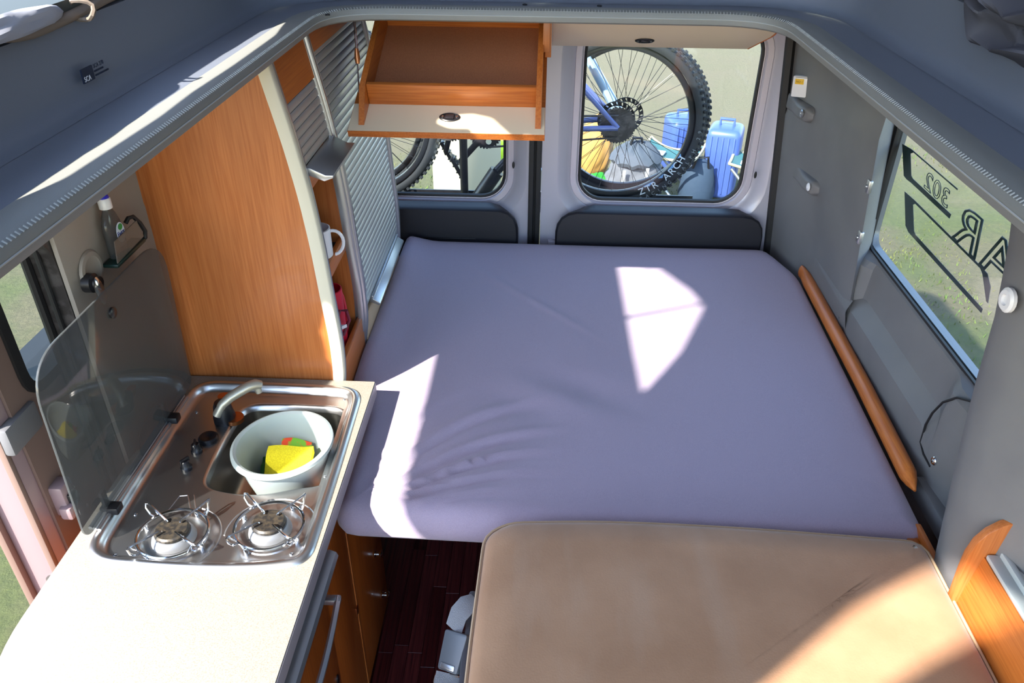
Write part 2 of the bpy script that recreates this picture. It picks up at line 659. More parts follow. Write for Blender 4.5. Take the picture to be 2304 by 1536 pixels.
# ============================================================ FLOOR
def build_floor():
    bm = new()
    box(bm, -0.86, 0.86, -0.6, 2.62, -0.06, -0.012)
    fl = struct(obj('floor', bm, M['floor']))
    tmpl = {}
    rnd = random.Random(5)
    pale = wood('dark_floor_strip', (112, 50, 50), (60, 24, 30), 'y', rough=0.3, fine=140)
    for i in range(9):
        x = -0.43 + i * 0.042
        y = 0.55 + rnd.uniform(-.15, 0)
        while y < 1.75:
            ln = rnd.choice((0.28, 0.36, 0.44))
            key = (ln, rnd.random() < 0.4)
            if key not in tmpl:
                b = new()
                box(b, 0, 0.0412, 0, ln - 0.001, -0.012, 0.0, 0.0006, 1)
                me = bpy.data.meshes.new('floor_plank')
                b.to_mesh(me)
                b.free()
                me.materials.append(pale if key[1] else M['floor'])
                tmpl[key] = me
            p = bpy.data.objects.new('plank', tmpl[key])
            COL.objects.link(p)
            p.parent = fl
            p.location = (x, y, 0)
            y += ln
build_floor()

# ============================================================ CEILING: roof ledge, opening, lip, upstand, outer roof
OPEN = roundpoly([(-0.529, -0.35), (0.537, -0.35), (0.537, 1.962), (-0.529, 1.962)], [0.1, 0.1, 0.16, 0.16], 10)
OPEN = resample(OPEN, 220)
UPST = resample(rrect(-0.685, 0.690, -0.6, 2.09, 0.24, 10), 160)

def build_ceiling():
    bm = new()
    plate(bm, UPST, [inset(OPEN, -0.03)], 'z', 1.585, 1.612)
    ce = struct(obj('ceiling', bm, M['ledge']))
    # cove + upstand around the ledge
    bm = new()
    prof = [(0.03, 1.6125), (0.012, 1.614), (0.0, 1.624), (-0.004, 1.64), (-0.012, 1.722), (-0.03, 1.727)]
    loft(bm, [l3(inset(UPST, d), z) for d, z in prof])
    obj('upstand', bm, M['ledge'], ce)
    bm = new()
    plate(bm, rrect(-0.95, 0.95, -1.3, 2.72, 0.12), [inset(UPST, -0.012)], 'z', 1.728, 1.75)
    obj('outer_roof', bm, M['roofskin'], ce)
    # padded lip of the opening
    bm = new()
    prof = [(-0.05, 1.6125), (-0.03, 1.6155), (-0.006, 1.6155), (0.004, 1.612), (0.008, 1.605), (0.0085, 1.597), (0.006, 1.588), (0.0, 1.584), (-0.05, 1.583)]
    loft(bm, [l3(inset(OPEN, d), z) for d, z in prof])
    obj('padded_lip', bm, M['lip'], ce)
    # two seams and a row of stitches
    bm = new()
    for d, z in ((0.0088, 1.6),):
        tube(bm, l3(inset(OPEN, d), z), 0.0012, 5, closed=True)
    obj('seam', bm, M['stitch'], ce)
    bm = new()
    lp = resample(inset(OPEN, 0.003), 900)
    for i in range(0, 900):
        p = lp[i]
        if p[1] < 0.3:
            continue
        q = lp[(i + 1) % 900]
        a = atan2(q[1] - p[1], q[0] - p[0])
        box(bm, -0.0006, 0.0006, -0.0028, 0.0028, -0.001, 0.0006, mtx=T(p[0], p[1], 1.614) @ Matrix.Rotation(a, 4, 'Z') @ Rm(-35, 'X'))
    o = obj('stitching', bm, M['stitch'], ce, smooth=False)
    o['kind'] = 'stuff'
    # printed maker's mark on the left upstand
    lm = T(-0.6805, 1.14, 1.642) @ Matrix(((0, 0, 1, 0), (1, 0, 0, 0), (0, 1, 0, 0), (0, 0, 0, 1))) @ Matrix.Identity(4)
    bm = new()
    box(bm, -0.6812, -0.679, 1.140, 1.172, 1.642, 1.662)
    mk = obj('printed_mark', bm, M['ink'], ce)
    bm = new()
    FY = Matrix(((0, 0, 1, 0), (1, 0, 0, 0), (0, 1, 0, 0), (0, 0, 0, 1)))  # text x->y, y->z, facing +x
    text(bm, 'SCA', 0.0105, T(-0.6786, 1.142, 1.6438) @ FY, 0.0003)
    obj('mark_lettering', bm, M['lettering'], mk, smooth=False)
    bm = new()
    text(bm, 'SCA 270', 0.0085, T(-0.6798, 1.176, 1.656) @ FY, 0.0003)
    for z, l in ((1.6505, 0.026), (1.6445, 0.036)):
        y = 1.177
        while y < 1.177 + l:
            w = 0.0014 + 0.0022 * random.random()
            box(bm, -0.681, -0.6793, y, y + w, z, z + 0.0022)
            y += w + 0.0009
    obj('small_print', bm, M['ink'], mk, smooth=False)
    # screw caps on the rear part of the ledge
    for x, y in ((-0.06, 2.03), (0.12, 2.03), (-0.5, 1.86)):
        bm = new()
        screw(bm, (x, y, 1.612), 0.006, 'z')
        obj('screw', bm, M['black'], ce)
build_ceiling()

# ============================================================ POP-UP ROOF TENT
def build_tent():
    t = thing('roof_tent', 'grey canvas pop-up roof tent around the ceiling opening with rolled window flaps', 'tent', (0, 0.5, 1.73))
    zr = lambda y: 1.82 + 0.47 * (2.15 - y)
    bm = new()
    a = [(-0.76, 2.2, zr(2.2)), (0.76, 2.2, zr(2.2)), (0.76, -1.25, zr(-1.25)), (-0.76, -1.25, zr(-1.25))]
    loft(bm, [a, [(p[0], p[1], p[2] + 0.04) for p in a]], True, True, True)
    obj('roof_shell', bm, M['fabric'], t)
    # left canvas; unseen openings shaped to throw the sun patches inside
    w_main = roundpoly([(1.403, 1.962), (1.416, 1.970), (1.396, 2.012), (1.342, 2.09), (1.27, 2.155), (1.215, 2.175), (1.13, 2.21), (1.10, 2.31), (0.727, 2.416), (0.593, 2.27), (0.53, 2.098), (0.76, 2.086), (1.29, 2.076), (1.35, 2.0)], 0.02, 3)
    w_gap = roundpoly([(1.575, 1.855), (1.60, 1.895), (1.49, 2.055), (1.40, 2.12), (1.39, 2.06), (1.45, 1.97)], 0.02, 2)
    w_slit = roundpoly([(0.62, 1.755), (0.95, 1.745), (1.2, 1.742), (1.56, 1.755), (1.62, 1.80), (1.45, 1.830), (1.2, 1.832), (1.03, 1.826), (0.9, 1.832), (0.66, 1.82)], 0.02, 3)
    w_front = [(-0.36, 2.02), (-0.458, 2.316), (-0.514, 2.572), (-0.635, 2.871), (-0.86, 3.0), (-0.79, 2.86), (-0.736, 2.74), (-0.678, 2.597), (-0.60, 2.32), (-0.56, 2.02)]
    side = [(-1.2, 1.73), (2.15, 1.73), (2.15, zr(2.15)), (-1.2, zr(-1.2))]
    bm = new()
    plate(bm, side, [w_main, w_slit, w_front], 'x', -0.702, -0.698)
    obj('canvas_side', bm, M['fabric'], t)
    bm = new()
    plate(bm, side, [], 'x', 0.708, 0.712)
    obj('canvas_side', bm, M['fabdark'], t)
    bm = new()
    plate(bm, [(-0.7, 1.73), (0.71, 1.73), (0.71, zr(2.15)), (-0.7, zr(2.15))], [], 'y', 2.115, 2.119)
    obj('canvas_rear', bm, mat('shaded_rear_canvas', (40, 42, 50), .9), t)  # near-black colour stands in for the shade where the roof closes down
    bm = new()
    tube(bm, [(-0.70, 0.955, 2.03), (-0.70, 0.74, 2.43)], 0.007, 8)
    obj('stay_cord', bm, M['strap'], t)
    # rolled canvas lying on the left upstand
    def roll(name, m, x, z, y0, y1, r, seed, amp):
        b = new()
        rnd = random.Random(seed)
        ph = [rnd.uniform(0, 6) for _ in range(6)]
        loops = []
        n = 46
        for i in range(n + 1):
            y = y0 + (y1 - y0) * i / n
            e = min(1, min(i, n - i) / 3.0) ** .5 if True else 1
            lp = []
            for k in range(20):
                a = 2 * pi * k / 20
                rr = r * (0.25 + .75 * e) * (1 + amp * sin(2 * a + ph[0] + y * 9) + amp * .6 * sin(3 * a + y * 23 + ph[1]) + amp * .5 * sin(5 * a - y * 41 + ph[2]))
                lp.append((x + rr * 1.0 * cos(a) + 0.006 * sin(y * 8 + ph[3]), y, z + rr * 0.8 * sin(a) + 0.005 * sin(y * 11 + ph[4])))
            loops.append(lp)
        loft(b, loops, True, True, True)
        return obj(name, b, m, t)
    roll('rolled_canvas', M['fabric'], -0.69, 1.738, 0.55, 1.16, 0.016, 1, 0.16)
    roll('rolled_canvas', M['strap'], -0.693, 1.732, 1.0, 2.0, 0.009, 2, 0.08)
    bm = new()
    tube(bm, [(-0.684 + 0.02 * cos(a), 1.19 + 0.004 * sin(3 * a), 1.735 + 0.014 * sin(a)) for a in [2 * pi * k / 14 for k in range(14)]], 0.0035, 6, closed=True)
    obj('tie_strap', bm, M['strap'], t)
    # slack folds of canvas hanging on the right upstand
    def fold(pts, wid, seed):
        b = new()
        rnd = random.Random(seed)
        n, mcount = 34, 12
        rows = []
        P = [Vector(p) for p in pts]
        for i in range(n + 1):
            f = i / n * (len(P) - 1)
            j = min(int(f), len(P) - 2)
            p = P[j].lerp(P[j + 1], smooth(0, 1, f - j))
            row = []
            for k in range(mcount + 1):
                s = k / mcount
                dx = -0.030 * sin(s * pi) * (1 + .3 * sin(i * .5)) - 0.012 * sin(s * 3 * pi + i * .22 + seed)
                row.append((p.x + dx, p.y + 0.012 * sin(s * 5 + seed), p.z + wid * (s - .5) + .006 * sin(i * .4 + s * 6)))
            rows.append(row)
        loft(b, rows, closed=False)
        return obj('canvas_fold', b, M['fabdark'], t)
    fold([(0.695, 0.7, 1.72), (0.69, 1.05, 1.715), (0.69, 1.22, 1.70), (0.695, 1.33, 1.712), (0.70, 1.43, 1.76)], 0.06, 1)
    fold([(0.70, 0.7, 1.775), (0.69, 1.05, 1.765), (0.685, 1.2, 1.74), (0.69, 1.30, 1.75), (0.70, 1.40, 1.79)], 0.05, 4)
    fold([(0.70, 0.7, 1.83), (0.698, 1.1, 1.82), (0.695, 1.25, 1.80), (0.70, 1.42, 1.84)], 0.06, 7)
build_tent()

# ============================================================ RIGHT WALL
def xr(y, z):
    return 0.872 - 0.085 * (z - 0.75) - 0.2 * max(0.0, y - 2.3)

def build_wall_right():
    # rear pillar trim panel
    bm = new()
    rows = []
    for i in range(17):
        y = 2.62 - (2.62 - 1.94) * i / 16
        row = []
        for k in range(25):
            z = 0.55 + 1.04 * k / 24
            yy = y
            x = xr(yy, z)
            # slightly raised field above a soft step that climbs towards the front
            s = 1.36 - 0.22 * (yy - 2.0)
            x += 0.012 * smooth(s - 0.015, s + 0.015, z)
            if i == 16:
                x += 0.004
            row.append((x, yy, z))
        rows.append(row)
    # return to the window frame
    for dy, dx in ((0.004, 0.010), (0.055, 0.050), (0.085, 0.07)):
        rows.append([(xr(1.94, 0.55 + 1.04 * k / 24) + dx, 1.94 + dy, 0.55 + 1.04 * k / 24) for k in range(25)])
    loft(bm, rows, closed=False)
    w = struct(obj('wall_right', bm, M['wall']))
    # outer skin panels keep the daylight out around the window
    bm = new()
    plate(bm, [(-0.6, -0.3), (2.66, -0.3), (2.66, 1.74), (-0.6, 1.74)], [roundpoly([(0.95, 1.0), (2.055, 1.0), (2.055, 1.56), (0.95, 1.56)], 0.04, 4)], 'x', 0.925, 0.945)
    obj('outer_skin', bm, M['shell'], w)
    # lower trim with the recess below the window
    F = [(.915, 1.0), (.888, .99), (.872, .975), (.866, .93), (.868, .86), (.872, .80), (.876, .76), (.88, .5)]
    R_ = [(.915, 1.0), (.905, .992), (.902, .975), (.900, .93), (.896, .892), (.866, .850), (.866, .835), (.88, .5)]
    bm = new()
    rows = []
    for i in range(61):
        y = 2.02 - (2.02 - 0.9) * i / 60
        wt = smooth(1.965, 1.915, y) * smooth(1.355, 1.425, y)
        out = 0.012 * smooth(1.36, 1.2, y)
        rows.append([(f[0] * (1 - wt) + r[0] * wt + out, y, f[1] * (1 - wt) + r[1] * wt) for f, r in zip(F, R_)])
    loft(bm, rows, closed=False)
    obj('lower_trim', bm, M['wall'], w, sharp=18)
    # ledge running back from the recess below the rear pillar panel
    bm = new()
    rows = []
    for i in range(13):
        y = 1.93 + 0.33 * i / 12
        s = 1 - i / 12
        x = xr(y, .84)
        rows.append([(x + .004, y, .846 + .03 * s), (x - .006 * s - .001, y, .846), (x - .006 * s - .001, y, .836), (x + .006, y, .78)])
    loft(bm, rows, closed=False)
    obj('ledge_tail', bm, M['wall'], w, sharp=50)
    # wheel arch cover seam
    bm = new()
    box(bm, .860, .90, .95, 1.36, .70, .748, .004)
    obj('sill_filler', bm, M['wall'], w)
    bm = new()
    pts = [(.890, 1.30, 1.0), (.873, 1.345, .980), (.8665, 1.375, .945), (.8655, 1.395, .90), (.867, 1.405, .86), (.870, 1.405, .81), (.871, 1.38, .795), (.873, 1.345, .79)]
    tube(bm, [tuple(a) for a in pts], 0.0028, 6)
    obj('seam', bm, M['rubber'], w)
    # front pillar cover that bulges inward
    bm = new()
    loops = []
    for k in range(17):
        z = 0.60 + (1.585 - 0.60) * k / 16
        ys = interp([(0.70, 1.045), (0.878, 1.09), (1.0, 1.118), (1.133, 1.148), (1.287, 1.171), (1.42, 1.215), (1.6, 1.30)], z)
        xi = 0.765 + 0.02 * smooth(1.0, .7, z)
        o2 = [(0.93, ys + .17), (0.84, ys + .085), (0.785, ys + .028), (xi + .004, ys + .002), (xi + .001, ys - .03), (xi + .012, ys - .07), (xi + .045, ys - .13), (xi + .085, ys - .22), (0.93, ys - .5)]
        loops.append([(p[0], p[1], z) for p in o2])
    loft(bm, loops, closed=False)
    obj('pillar_cover', bm, M['wall'], w, sharp=60)
    bm = new()
    screw(bm, (0.7635, 1.142, 1.325), 0.021, '-x', 0.009)
    obj('belt_bolt', bm, M['white'], w)
    bm = new()
    screw(bm, (0.872, 1.335, 0.815), 0.010, '-x', 0.005)
    obj('screw', bm, M['chrome'], w)
    # moulded recesses with screws on the rear pillar panel
    for (y, z, m) in ((2.425, 1.248, 'alu'), (2.33, 1.05, 'white')):
        x = xr(y, z)
        bm = new()
        loops = []
        for i in range(15):
            s = i / 14
            yy = y + 0.15 - 0.175 * s
            h = 0.022 * smooth(0, 0.75, s) if s < .86 else 0.022 * sqrt(max(0.0, 1 - ((s - .86) / .14) ** 2))
            hw = 0.024 if s < .86 else 0.024 * (0.35 + .65 * sqrt(max(0.0, 1 - ((s - .86) / .14) ** 2)))
            lp = []
            for k in range(9):
                a = pi * k / 8
                lp.append((xr(yy, z) + .004 - (h + .004) * min(1, 1.6 * sin(a)), yy, z - hw * cos(a)))
            loops.append(lp)
        loft(bm, loops, closed=False)
        obj('moulded_boss', bm, M['wall'], w, sharp=70)
        bm = new()
        screw(bm, (x - 0.0225, y - 0.002, z + .003), 0.0125, '-x', 0.005)
        obj('screw', bm, M[m], w)
    # fixing clips at the window edge and on the lower trim
    for y, z in ((1.945, 1.205), (1.945, 1.062)):
        bm = new()
        box(bm, xr(y, z) - .003, xr(y, z) + .009, y - 0.008, y + 0.012, z - 0.018, z + 0.018, 0.004)
        screw(bm, (xr(y, z) - .003, y + .002, z), 0.005, '-x', 0.004)
        obj('fixing_clip', bm, M['alu'], w)
    for y, z in ((1.99, .805), (1.74, .805)):
        bm = new()
        lathe(bm, [(0.0, 0.0), (0.012, 0.0), (0.014, 0.003), (0.010, 0.004)], T(0.872, y, z) @ Rm(-90, 'Y') @ Matrix.Diagonal((1.6, .7, 1, 1)), 18, cap=False)
        obj('plug_cap', bm, M['walldark'], w)
    return w
WR = build_wall_right()

def build_window_right():
    bm = new()
    gl = [(0.9, 0.985), (2.07, 0.985), (2.07, 1.575), (0.9, 1.575)]
    plate(bm, gl, [], 'x', 0.917, 0.921)
    w = struct(obj('window_1', bm, M['pane'], smooth=False))
    bm = new()
    plate(bm, [(0.9, 0.98), (2.075, 0.98), (2.075, 1.58), (0.9, 1.58)], [roundpoly([(0.93, 1.003), (2.02, 1.003), (2.02, 1.56), (0.93, 1.56)], 0.03, 4)], 'x', 0.910, 0.9165)
    obj('rubber_seal', bm, M['rubber'], w)
    bm = new()
    box(bm, .895, .9095, 2.012, 2.04, 1.085, 1.56, .004)
    obj('slide_rail', bm, M['rubber'], w)
    # vinyl decal, read from outside (so mirrored from inside)
    bm = new()
    def poly(p):
        plate(bm, p, [], 'x', 0.9215, 0.9225)
    # two hockey-stick bands: (y, z) on the glass
    poly([(2.019, 1.295), (1.96, 1.231), (1.94, 1.229), (1.91, 1.231), (1.686, 1.233), (1.685, 1.244), (1.909, 1.243), (1.922, 1.246), (1.959, 1.290), (1.945, 1.2975), (1.693, 1.2985), (1.693, 1.302), (1.961, 1.301)])
    obj('decal_band', bm, M['decal'], w, smooth=False)
    bm = new()
    poly([(1.932, 1.2), (1.874, 1.131), (1.85, 1.124), (1.812, 1.124), (1.45, 1.124), (1.45, 1.134), (1.812, 1.135), (1.825, 1.139), (1.869, 1.190), (1.859, 1.1965), (1.508, 1.1985), (1.494, 1.193), (1.448, 1.153), (1.440, 1.153), (1.452, 1.185), (1.478, 1.202), (1.508, 1.2035), (1.871, 1.2025)])
    obj('decal_band', bm, M['decal'], w, smooth=False)
    # seen from inside the text runs right to left: local x -> -y ... mirrored
    FX = Matrix(((0, 0, 1, 0), (1, 0, 0, 0), (0, 1, 0, 0), (0, 0, 0, 1)))
    sh = Matrix.Identity(4)
    sh[0][1] = 0.25
    bm = new()
    text(bm, '302', 0.072, T(0.922, 1.705, 1.247) @ FX @ sh @ Matrix.Diagonal((1.25, .78, 1, 1)), outline=0.0013, spacing=1.05)
    obj('decal_number', bm, M['decal'], w, smooth=False)
    bm = new()
    text(bm, 'STAR', 0.15, T(0.922, 1.145, 1.205) @ FX @ sh @ Matrix.Diagonal((1.35, .78, 1, 1)), outline=0.0034, spacing=1.1)
    obj('decal_lettering', bm, M['decal'], w, smooth=False)
build_window_right()

# ============================================================ LEFT WALL AND SLIDING DOOR
def build_wall_left():
    hole = roundpoly([(-0.1, 0.06), (1.236, 0.06), (1.236, 1.31), (1.140, 1.46), (1.110, 1.59), (1.06, 1.655), (-0.1, 1.655)], [.06, .06, .03, .03, .03, .03, .09], 5)
    bm = new()
    plate(bm, [(-0.6, -0.3), (2.66, -0.3), (2.66, 1.73), (-0.6, 1.73)], [hole], 'x', -0.935, -0.885)
    w = struct(obj('wall_left', bm, M['darkmetal']))
    # plastic pillar trim between the doorway and the tall cupboard
    bm = new()
    rows = []
    for i in range(13):
        y = 1.240 + 0.43 * i / 12
        row = []
        for k in range(21):
            z = 0.55 + 1.04 * k / 20
            x = -0.868 + 0.012 * smooth(.0, .02, 1.253 - y) * -1
            # moulded bottle recess towards the cupboard
            inr = smooth(1.40, 1.43, y) * smooth(1.56, 1.535, y) * smooth(1.22, 1.235, z)
            x -= 0.013 * inr
            row.append((x, y, z))
        rows.append(row)
    rows.insert(0, [(-0.884, 1.238, r[2]) for r in rows[0]])
    loft(bm, rows, closed=False)
    obj('pillar_trim', bm, M['walllight'], w, sharp=50)
    bm = new()
    tube(bm, [(-0.938, 1.232, z) for z in [0.1 + 1.25 * k / 14 for k in range(15)]], 0.009, 8)
    tube(bm, [(-0.91, 1.228, z) for z in [0.1 + 1.25 * k / 14 for k in range(15)]], 0.005, 8)
    obj('door_seal', bm, M['rubber'], w)
    # round moulded dish behind the lid catch
    bm = new()
    lathe(bm, [(0.040, 0.0), (0.036, 0.004), (0.028, 0.005), (0.025, 0.003), (0.0, 0.003)], T(-0.867, 1.302, 1.245) @ Rm(90, 'Y'), 28, cap=False)
    obj('moulded_dish', bm, M['walllight'], w)
    return w
WL = build_wall_left()

def build_sliding_door():
    bm = new()
    # inner lining with window hole; door slid back along the body
    outer = roundpoly([(1.045, 0.06), (2.3, 0.06), (2.3, 1.62), (1.045, 1.62)], [.08, .06, .1, .1], 5)
    hole = roundpoly([(1.135, 1.065), (2.1, 1.065), (2.1, 1.52), (1.135, 1.52)], 0.05, 5)
    plate(bm, outer, [hole], 'x', -1.045, -0.958, 0.006)
    d = struct(obj('door_3', bm, M['pink']))
    bm = new()
    plate(bm, inset(outer, .03), [inset(hole, -.006)], 'x', -0.957, -0.951)
    obj('lining', bm, M['doorskin'], d)
    bm = new()
    plate(bm, inset(hole, -.012), [inset(hole, .010)], 'x', -1.046, -0.945)
    obj('window_seal', bm, M['rubber'], d)
    bm = new()
    plate(bm, hole, [], 'x', -1.006, -1.002)
    obj('window_pane', bm, M['pane'], d, smooth=False)
    # edge strips on the front face
    bm = new()
    box(bm, -0.972, -0.958, 1.034, 1.0455, .2, 1.5, .003)
    obj('edge_strip', bm, M['doorskin'], d)
    bm = new()
    box(bm, -1.05, -1.034, 1.030, 1.0455, .2, 1.5, .003)
    obj('edge_strip', bm, M['doorskin'], d)
    # corner cap below the window
    bm = new()
    box(bm, -0.962, -0.94, 1.035, 1.13, 1.0, 1.06, .006)
    obj('corner_cap', bm, M['wall'], d)
    # latch and lock bolt
    bm = new()
    box(bm, -0.958, -0.925, 1.085, 1.125, .80, .875, .006)
    box(bm, -0.94, -0.915, 1.075, 1.10, .80, .83, .005)
    l = obj('latch', bm, M['pink'], d)
    bm = new()
    box(bm, -0.93, -0.915, 1.093, 1.115, .82, .85, .003)
    obj('latch_hook', bm, M['black'], l)
    bm = new()
    lathe(bm, [(.013, 0), (.013, .004), (.007, .006), (.007, .012), (0.0005, .012)], T(-0.985, 1.045, .66) @ Rm(90, 'X'), 18)
    obj('lock_bolt', bm, M['darkmetal'], d)
build_sliding_door()

# ============================================================ REAR DOORS
def build_rear_doors():
    def door(name, x0, x1, wx0, wx1, pad, padback, wname):
        W0 = rrect(wx0, wx1, 0.862, 1.46, 0.088, 8)
        bm = new()
        o = lambda d: inset(W0, -d)
        y3 = lambda lp, y: [(p[0], y, p[1]) for p in lp]
        plate(bm, [(x0, 0.3), (x1, 0.3), (x1, 1.6), (x0, 1.6)], [o(.078)], 'y', 2.602, 2.606)
        loft(bm, [y3(o(.078), 2.602), y3(o(.070), 2.6045), y3(o(.045), 2.632), y3(o(.034), 2.642), y3(o(.030), 2.643)])
        d = struct(obj(name, bm, M['door'], sharp=50))
        bm = new()
        loft(bm, [y3(o(.032), 2.640), y3(o(.030), 2.637), y3(o(.012), 2.639), y3(o(.006), 2.650), y3(o(-.002), 2.652)])
        obj('window_frame', bm, M['ring'], d)
        bm = new()
        loft(bm, [y3(o(.004), 2.651), y3(o(.0), 2.648), y3(o(-.006), 2.650), y3(o(-.007), 2.662)])
        obj('window_seal', bm, M['rubber'], d)
        bm = new()
        plate(bm, o(.02), [], 'y', 2.657, 2.661)
        obj('window_pane', bm, M['pane'], d, smooth=False)
        bm = new()
        plate(bm, [(x0 + .002, 0.1), (x1, 0.1), (x1, 1.73), (x0 + .002, 1.73)], [o(.012)], 'y', 2.664, 2.68)
        obj('outer_skin', bm, M['shell'], d)
        # padded lower lining
        bm = new()
        fr, bk = pad, padback
        n = 72
        f0 = resample(fr, n)
        loops = []
        zc = 0.6
        b0 = resample(bk, n)
        loops.append([(p[0], 2.606, p[1]) for p in b0])
        mid = [((a[0] * .3 + b[0] * .7), (a[1] * .3 + b[1] * .7)) for a, b in zip(b0, f0)]
        loops.append([(p[0], 2.575, p[1]) for p in mid])
        loops.append([(p[0], 2.552, p[1]) for p in f0])
        loops.append([(p[0], 2.545, p[1]) for p in inset(f0, .006)])
        loft(bm, loops, True, True, True)
        obj('padded_lining', bm, M['pad'], d, sharp=45)
        return d
    pr = roundpoly([(0.775, 0.45), (0.775, 0.856), (0.046, 0.856), (0.046, 0.45)], [.01, .085, .085, .01], 8)
    br = roundpoly([(0.775, 0.45), (0.775, 0.79), (0.70, 0.858), (0.15, 0.858), (0.046, 0.79), (0.046, 0.45)], [.01, .03, .03, .03, .03, .01], 6)
    d2 = door('door_2', -0.010, 0.812, 0.122, 0.694, pr, br, 'w')
    pl = roundpoly([(-0.088, 0.45), (-0.088, 0.856), (-0.775, 0.856), (-0.775, 0.45)], [.01, .085, .085, .01], 8)
    bl = roundpoly([(-0.088, 0.45), (-0.088, 0.79), (-0.16, 0.858), (-0.70, 0.858), (-0.775, 0.79), (-0.775, 0.45)], [.01, .03, .03, .03, .03, .01], 6)
    d1 = door('door_1', -0.86, -0.054, -0.708, -0.139, pl, bl, 'w')
    # screw plugs and the map pocket line
    for d, x, z in ((d2, 0.725, 0.985), (d1, -0.108, 1.0)):
        bm = new()
        lathe(bm, [(.007, 0), (.006, .003), (0.0005, .004)], T(x, 2.6035, z) @ Rm(90, 'X') @ Matrix.Diagonal((.7, 1.8, 1, 1)), 14)
        obj('plug_cap', bm, M['rubber'], d)
    bm = new()
    box(bm, -0.43, -0.24, 2.540, 2.546, .742, .746, .001)
    obj('pocket_edge', bm, M['black'], d1)
    bm = new()
    box(bm, 0.02, 0.055, 2.585, 2.603, .70, .725, .004)
    obj('catch_plate', bm, M['door'], d2)
    # weather strips between and beside the doors
    bm = new()
    box(bm, -0.054, -0.036, 2.585, 2.62, .3, 1.6, .004)
    box(bm, -0.030, -0.011, 2.590, 2.62, .3, 1.6, .004)
    box(bm, -0.04, -0.026, 2.61, 2.63, .3, 1.6)
    t = struct(obj('trim_1', bm, M['rubber']))
    bm = new()
    rows = []
    for z in [0.4 + 1.2 * k / 16 for k in range(17)]:
        x = xr(2.6, z)
        rows.append([(x + .03, 2.615, z), (x + .02, 2.59, z), (x + .004, 2.578, z), (x - .012, 2.585, z), (x - .014, 2.602, z)])
    loft(bm, rows, closed=False)
    struct(obj('trim_2', bm, M['rubber']))
build_rear_doors()

# ============================================================ BED
def build_bed():
    t = thing('bed_platform', 'cherry wood bed board under the lilac mattress', 'bed', (0.2, 1.9, 0.6))
    bm = new()
    box(bm, -0.425, 0.828, 1.225, 2.53, 0.665, 0.677, .002)
    obj('bed_board', bm, M['orangex'], t)
    bm = new()
    box(bm, -0.44, 0.83, 2.02, 2.035, 0.0, 0.664)
    obj('support_panel', bm, M['floor'], t)
    # mattress in a lilac fitted sheet
    X0 = lambda y: -0.428 - 0.062 * smooth(1.50, 1.60, y)
    ring = roundpoly([(0.822, 1.175), (0.853, 2.33), (0.790, 2.53), (-0.488, 2.53), (-0.492, 1.60), (-0.43, 1.50), (-0.425, 1.18), (0.2, 1.168)], [.03, .05, .05, .03, .03, .03, .045, .2], 8)
    ring = resample(ring, 200)
    cx, cy = 0.2, 1.85
    bm = new()
    def top(x, y):
        z = 0.752
        z += 0.006 * sin(x * 3.1 + 1) * sin(y * 2.4)
        z += 0.022 * smooth(-0.36, -0.5, x) * smooth(1.55, 1.8, y)
        # pulled creases at the front left corner
        u, v = x + 0.42, y - 1.17
        dd = sqrt(u * u + v * v)
        ang = atan2(v, u)
        for a0, wdt, amp, d1 in ((.62, .028, .010, .50), (.46, .022, .012, .44), (.30, .020, .011, .40), (.86, .035, .008, .55), (.15, .02, .008, .34), (1.1, .03, .005, .5)):
            bend = a0 + .12 * sin(dd * 6)
            z += amp * math.exp(-((ang - bend) / wdt) ** 2) * smooth(.05, .16, dd) * smooth(d1 + .12, d1 - .12, dd) - amp * .8 * math.exp(-((ang - bend + wdt * 1.6) / wdt) ** 2) * smooth(.05, .16, dd) * smooth(d1 + .12, d1 - .12, dd)
        # rumpled dip in the middle
        du, dv = (x - 0.06) / .16, (y - 1.62) / .10
        g = math.exp(-(du * du + dv * dv))
        z += 0.008 * g * sin(24 * (x * .7 + y)) - .004 * g
        z += 0.0035 * math.exp(-((y - 2.13 + (x + .05) * 1.0) / .02) ** 2) * smooth(.28, .1, abs(x + .05))
        return z
    loops = []
    prof = [(0.0, 0.678), (-0.004, 0.686), (-0.006, 0.704), (-0.002, 0.722), (0.008, 0.738), (0.022, 0.748), (0.04, 0.752)]
    for d, z in prof:
        lp = inset(ring, d) if d else ring
        f = (z - .678) / .074
        loops.append([(p[0], p[1], z + (top(p[0], p[1]) - .752) * f) for p in lp])
    base = inset(ring, 0.04)
    N = 46
    for k in range(1, N):
        s = 1 - k / N
        lp = [(cx + (p[0] - cx) * s, cy + (p[1] - cy) * s) for p in base]
        loops.append([(p[0], p[1], top(*p)) for p in lp])
    loft(bm, loops, True, True, True)
    m = obj('mattress', bm, M['sheet'], None, sharp=80)
    tag(m, 'wide mattress in a lilac fitted sheet filling the rear of the van', 'mattress')
    # rounded cherry rail along the right wall
    bm = new()
    rows = []
    for i in range(40):
        y = 2.335 - (2.335 - 1.30) * i / 39
        x = interp([(1.30, 0.832), (1.36, .837), (1.7, .850), (2.3, .862), (2.34, .855)], y)
        e = sqrt(max(0.02, 1 - smooth(1.36, 1.30, y))) if y < 1.36 else 1.0
        e2 = smooth(2.345, 2.26, y) * .6 + .4
        wv = 0.020 * e * e2
        lp = []
        for k in range(14):
            a = 2 * pi * k / 14
            lp.append((x + wv * cos(a) * .95, y, 0.758 + 0.022 * sin(a) * e))
        rows.append(lp)
    loft(bm, rows, True, True, True)
    r = obj('bed_rail', bm, M['orangey'], None)
    tag(r, 'long rounded cherry wood rail between the mattress and the right wall', 'rail')
build_bed()

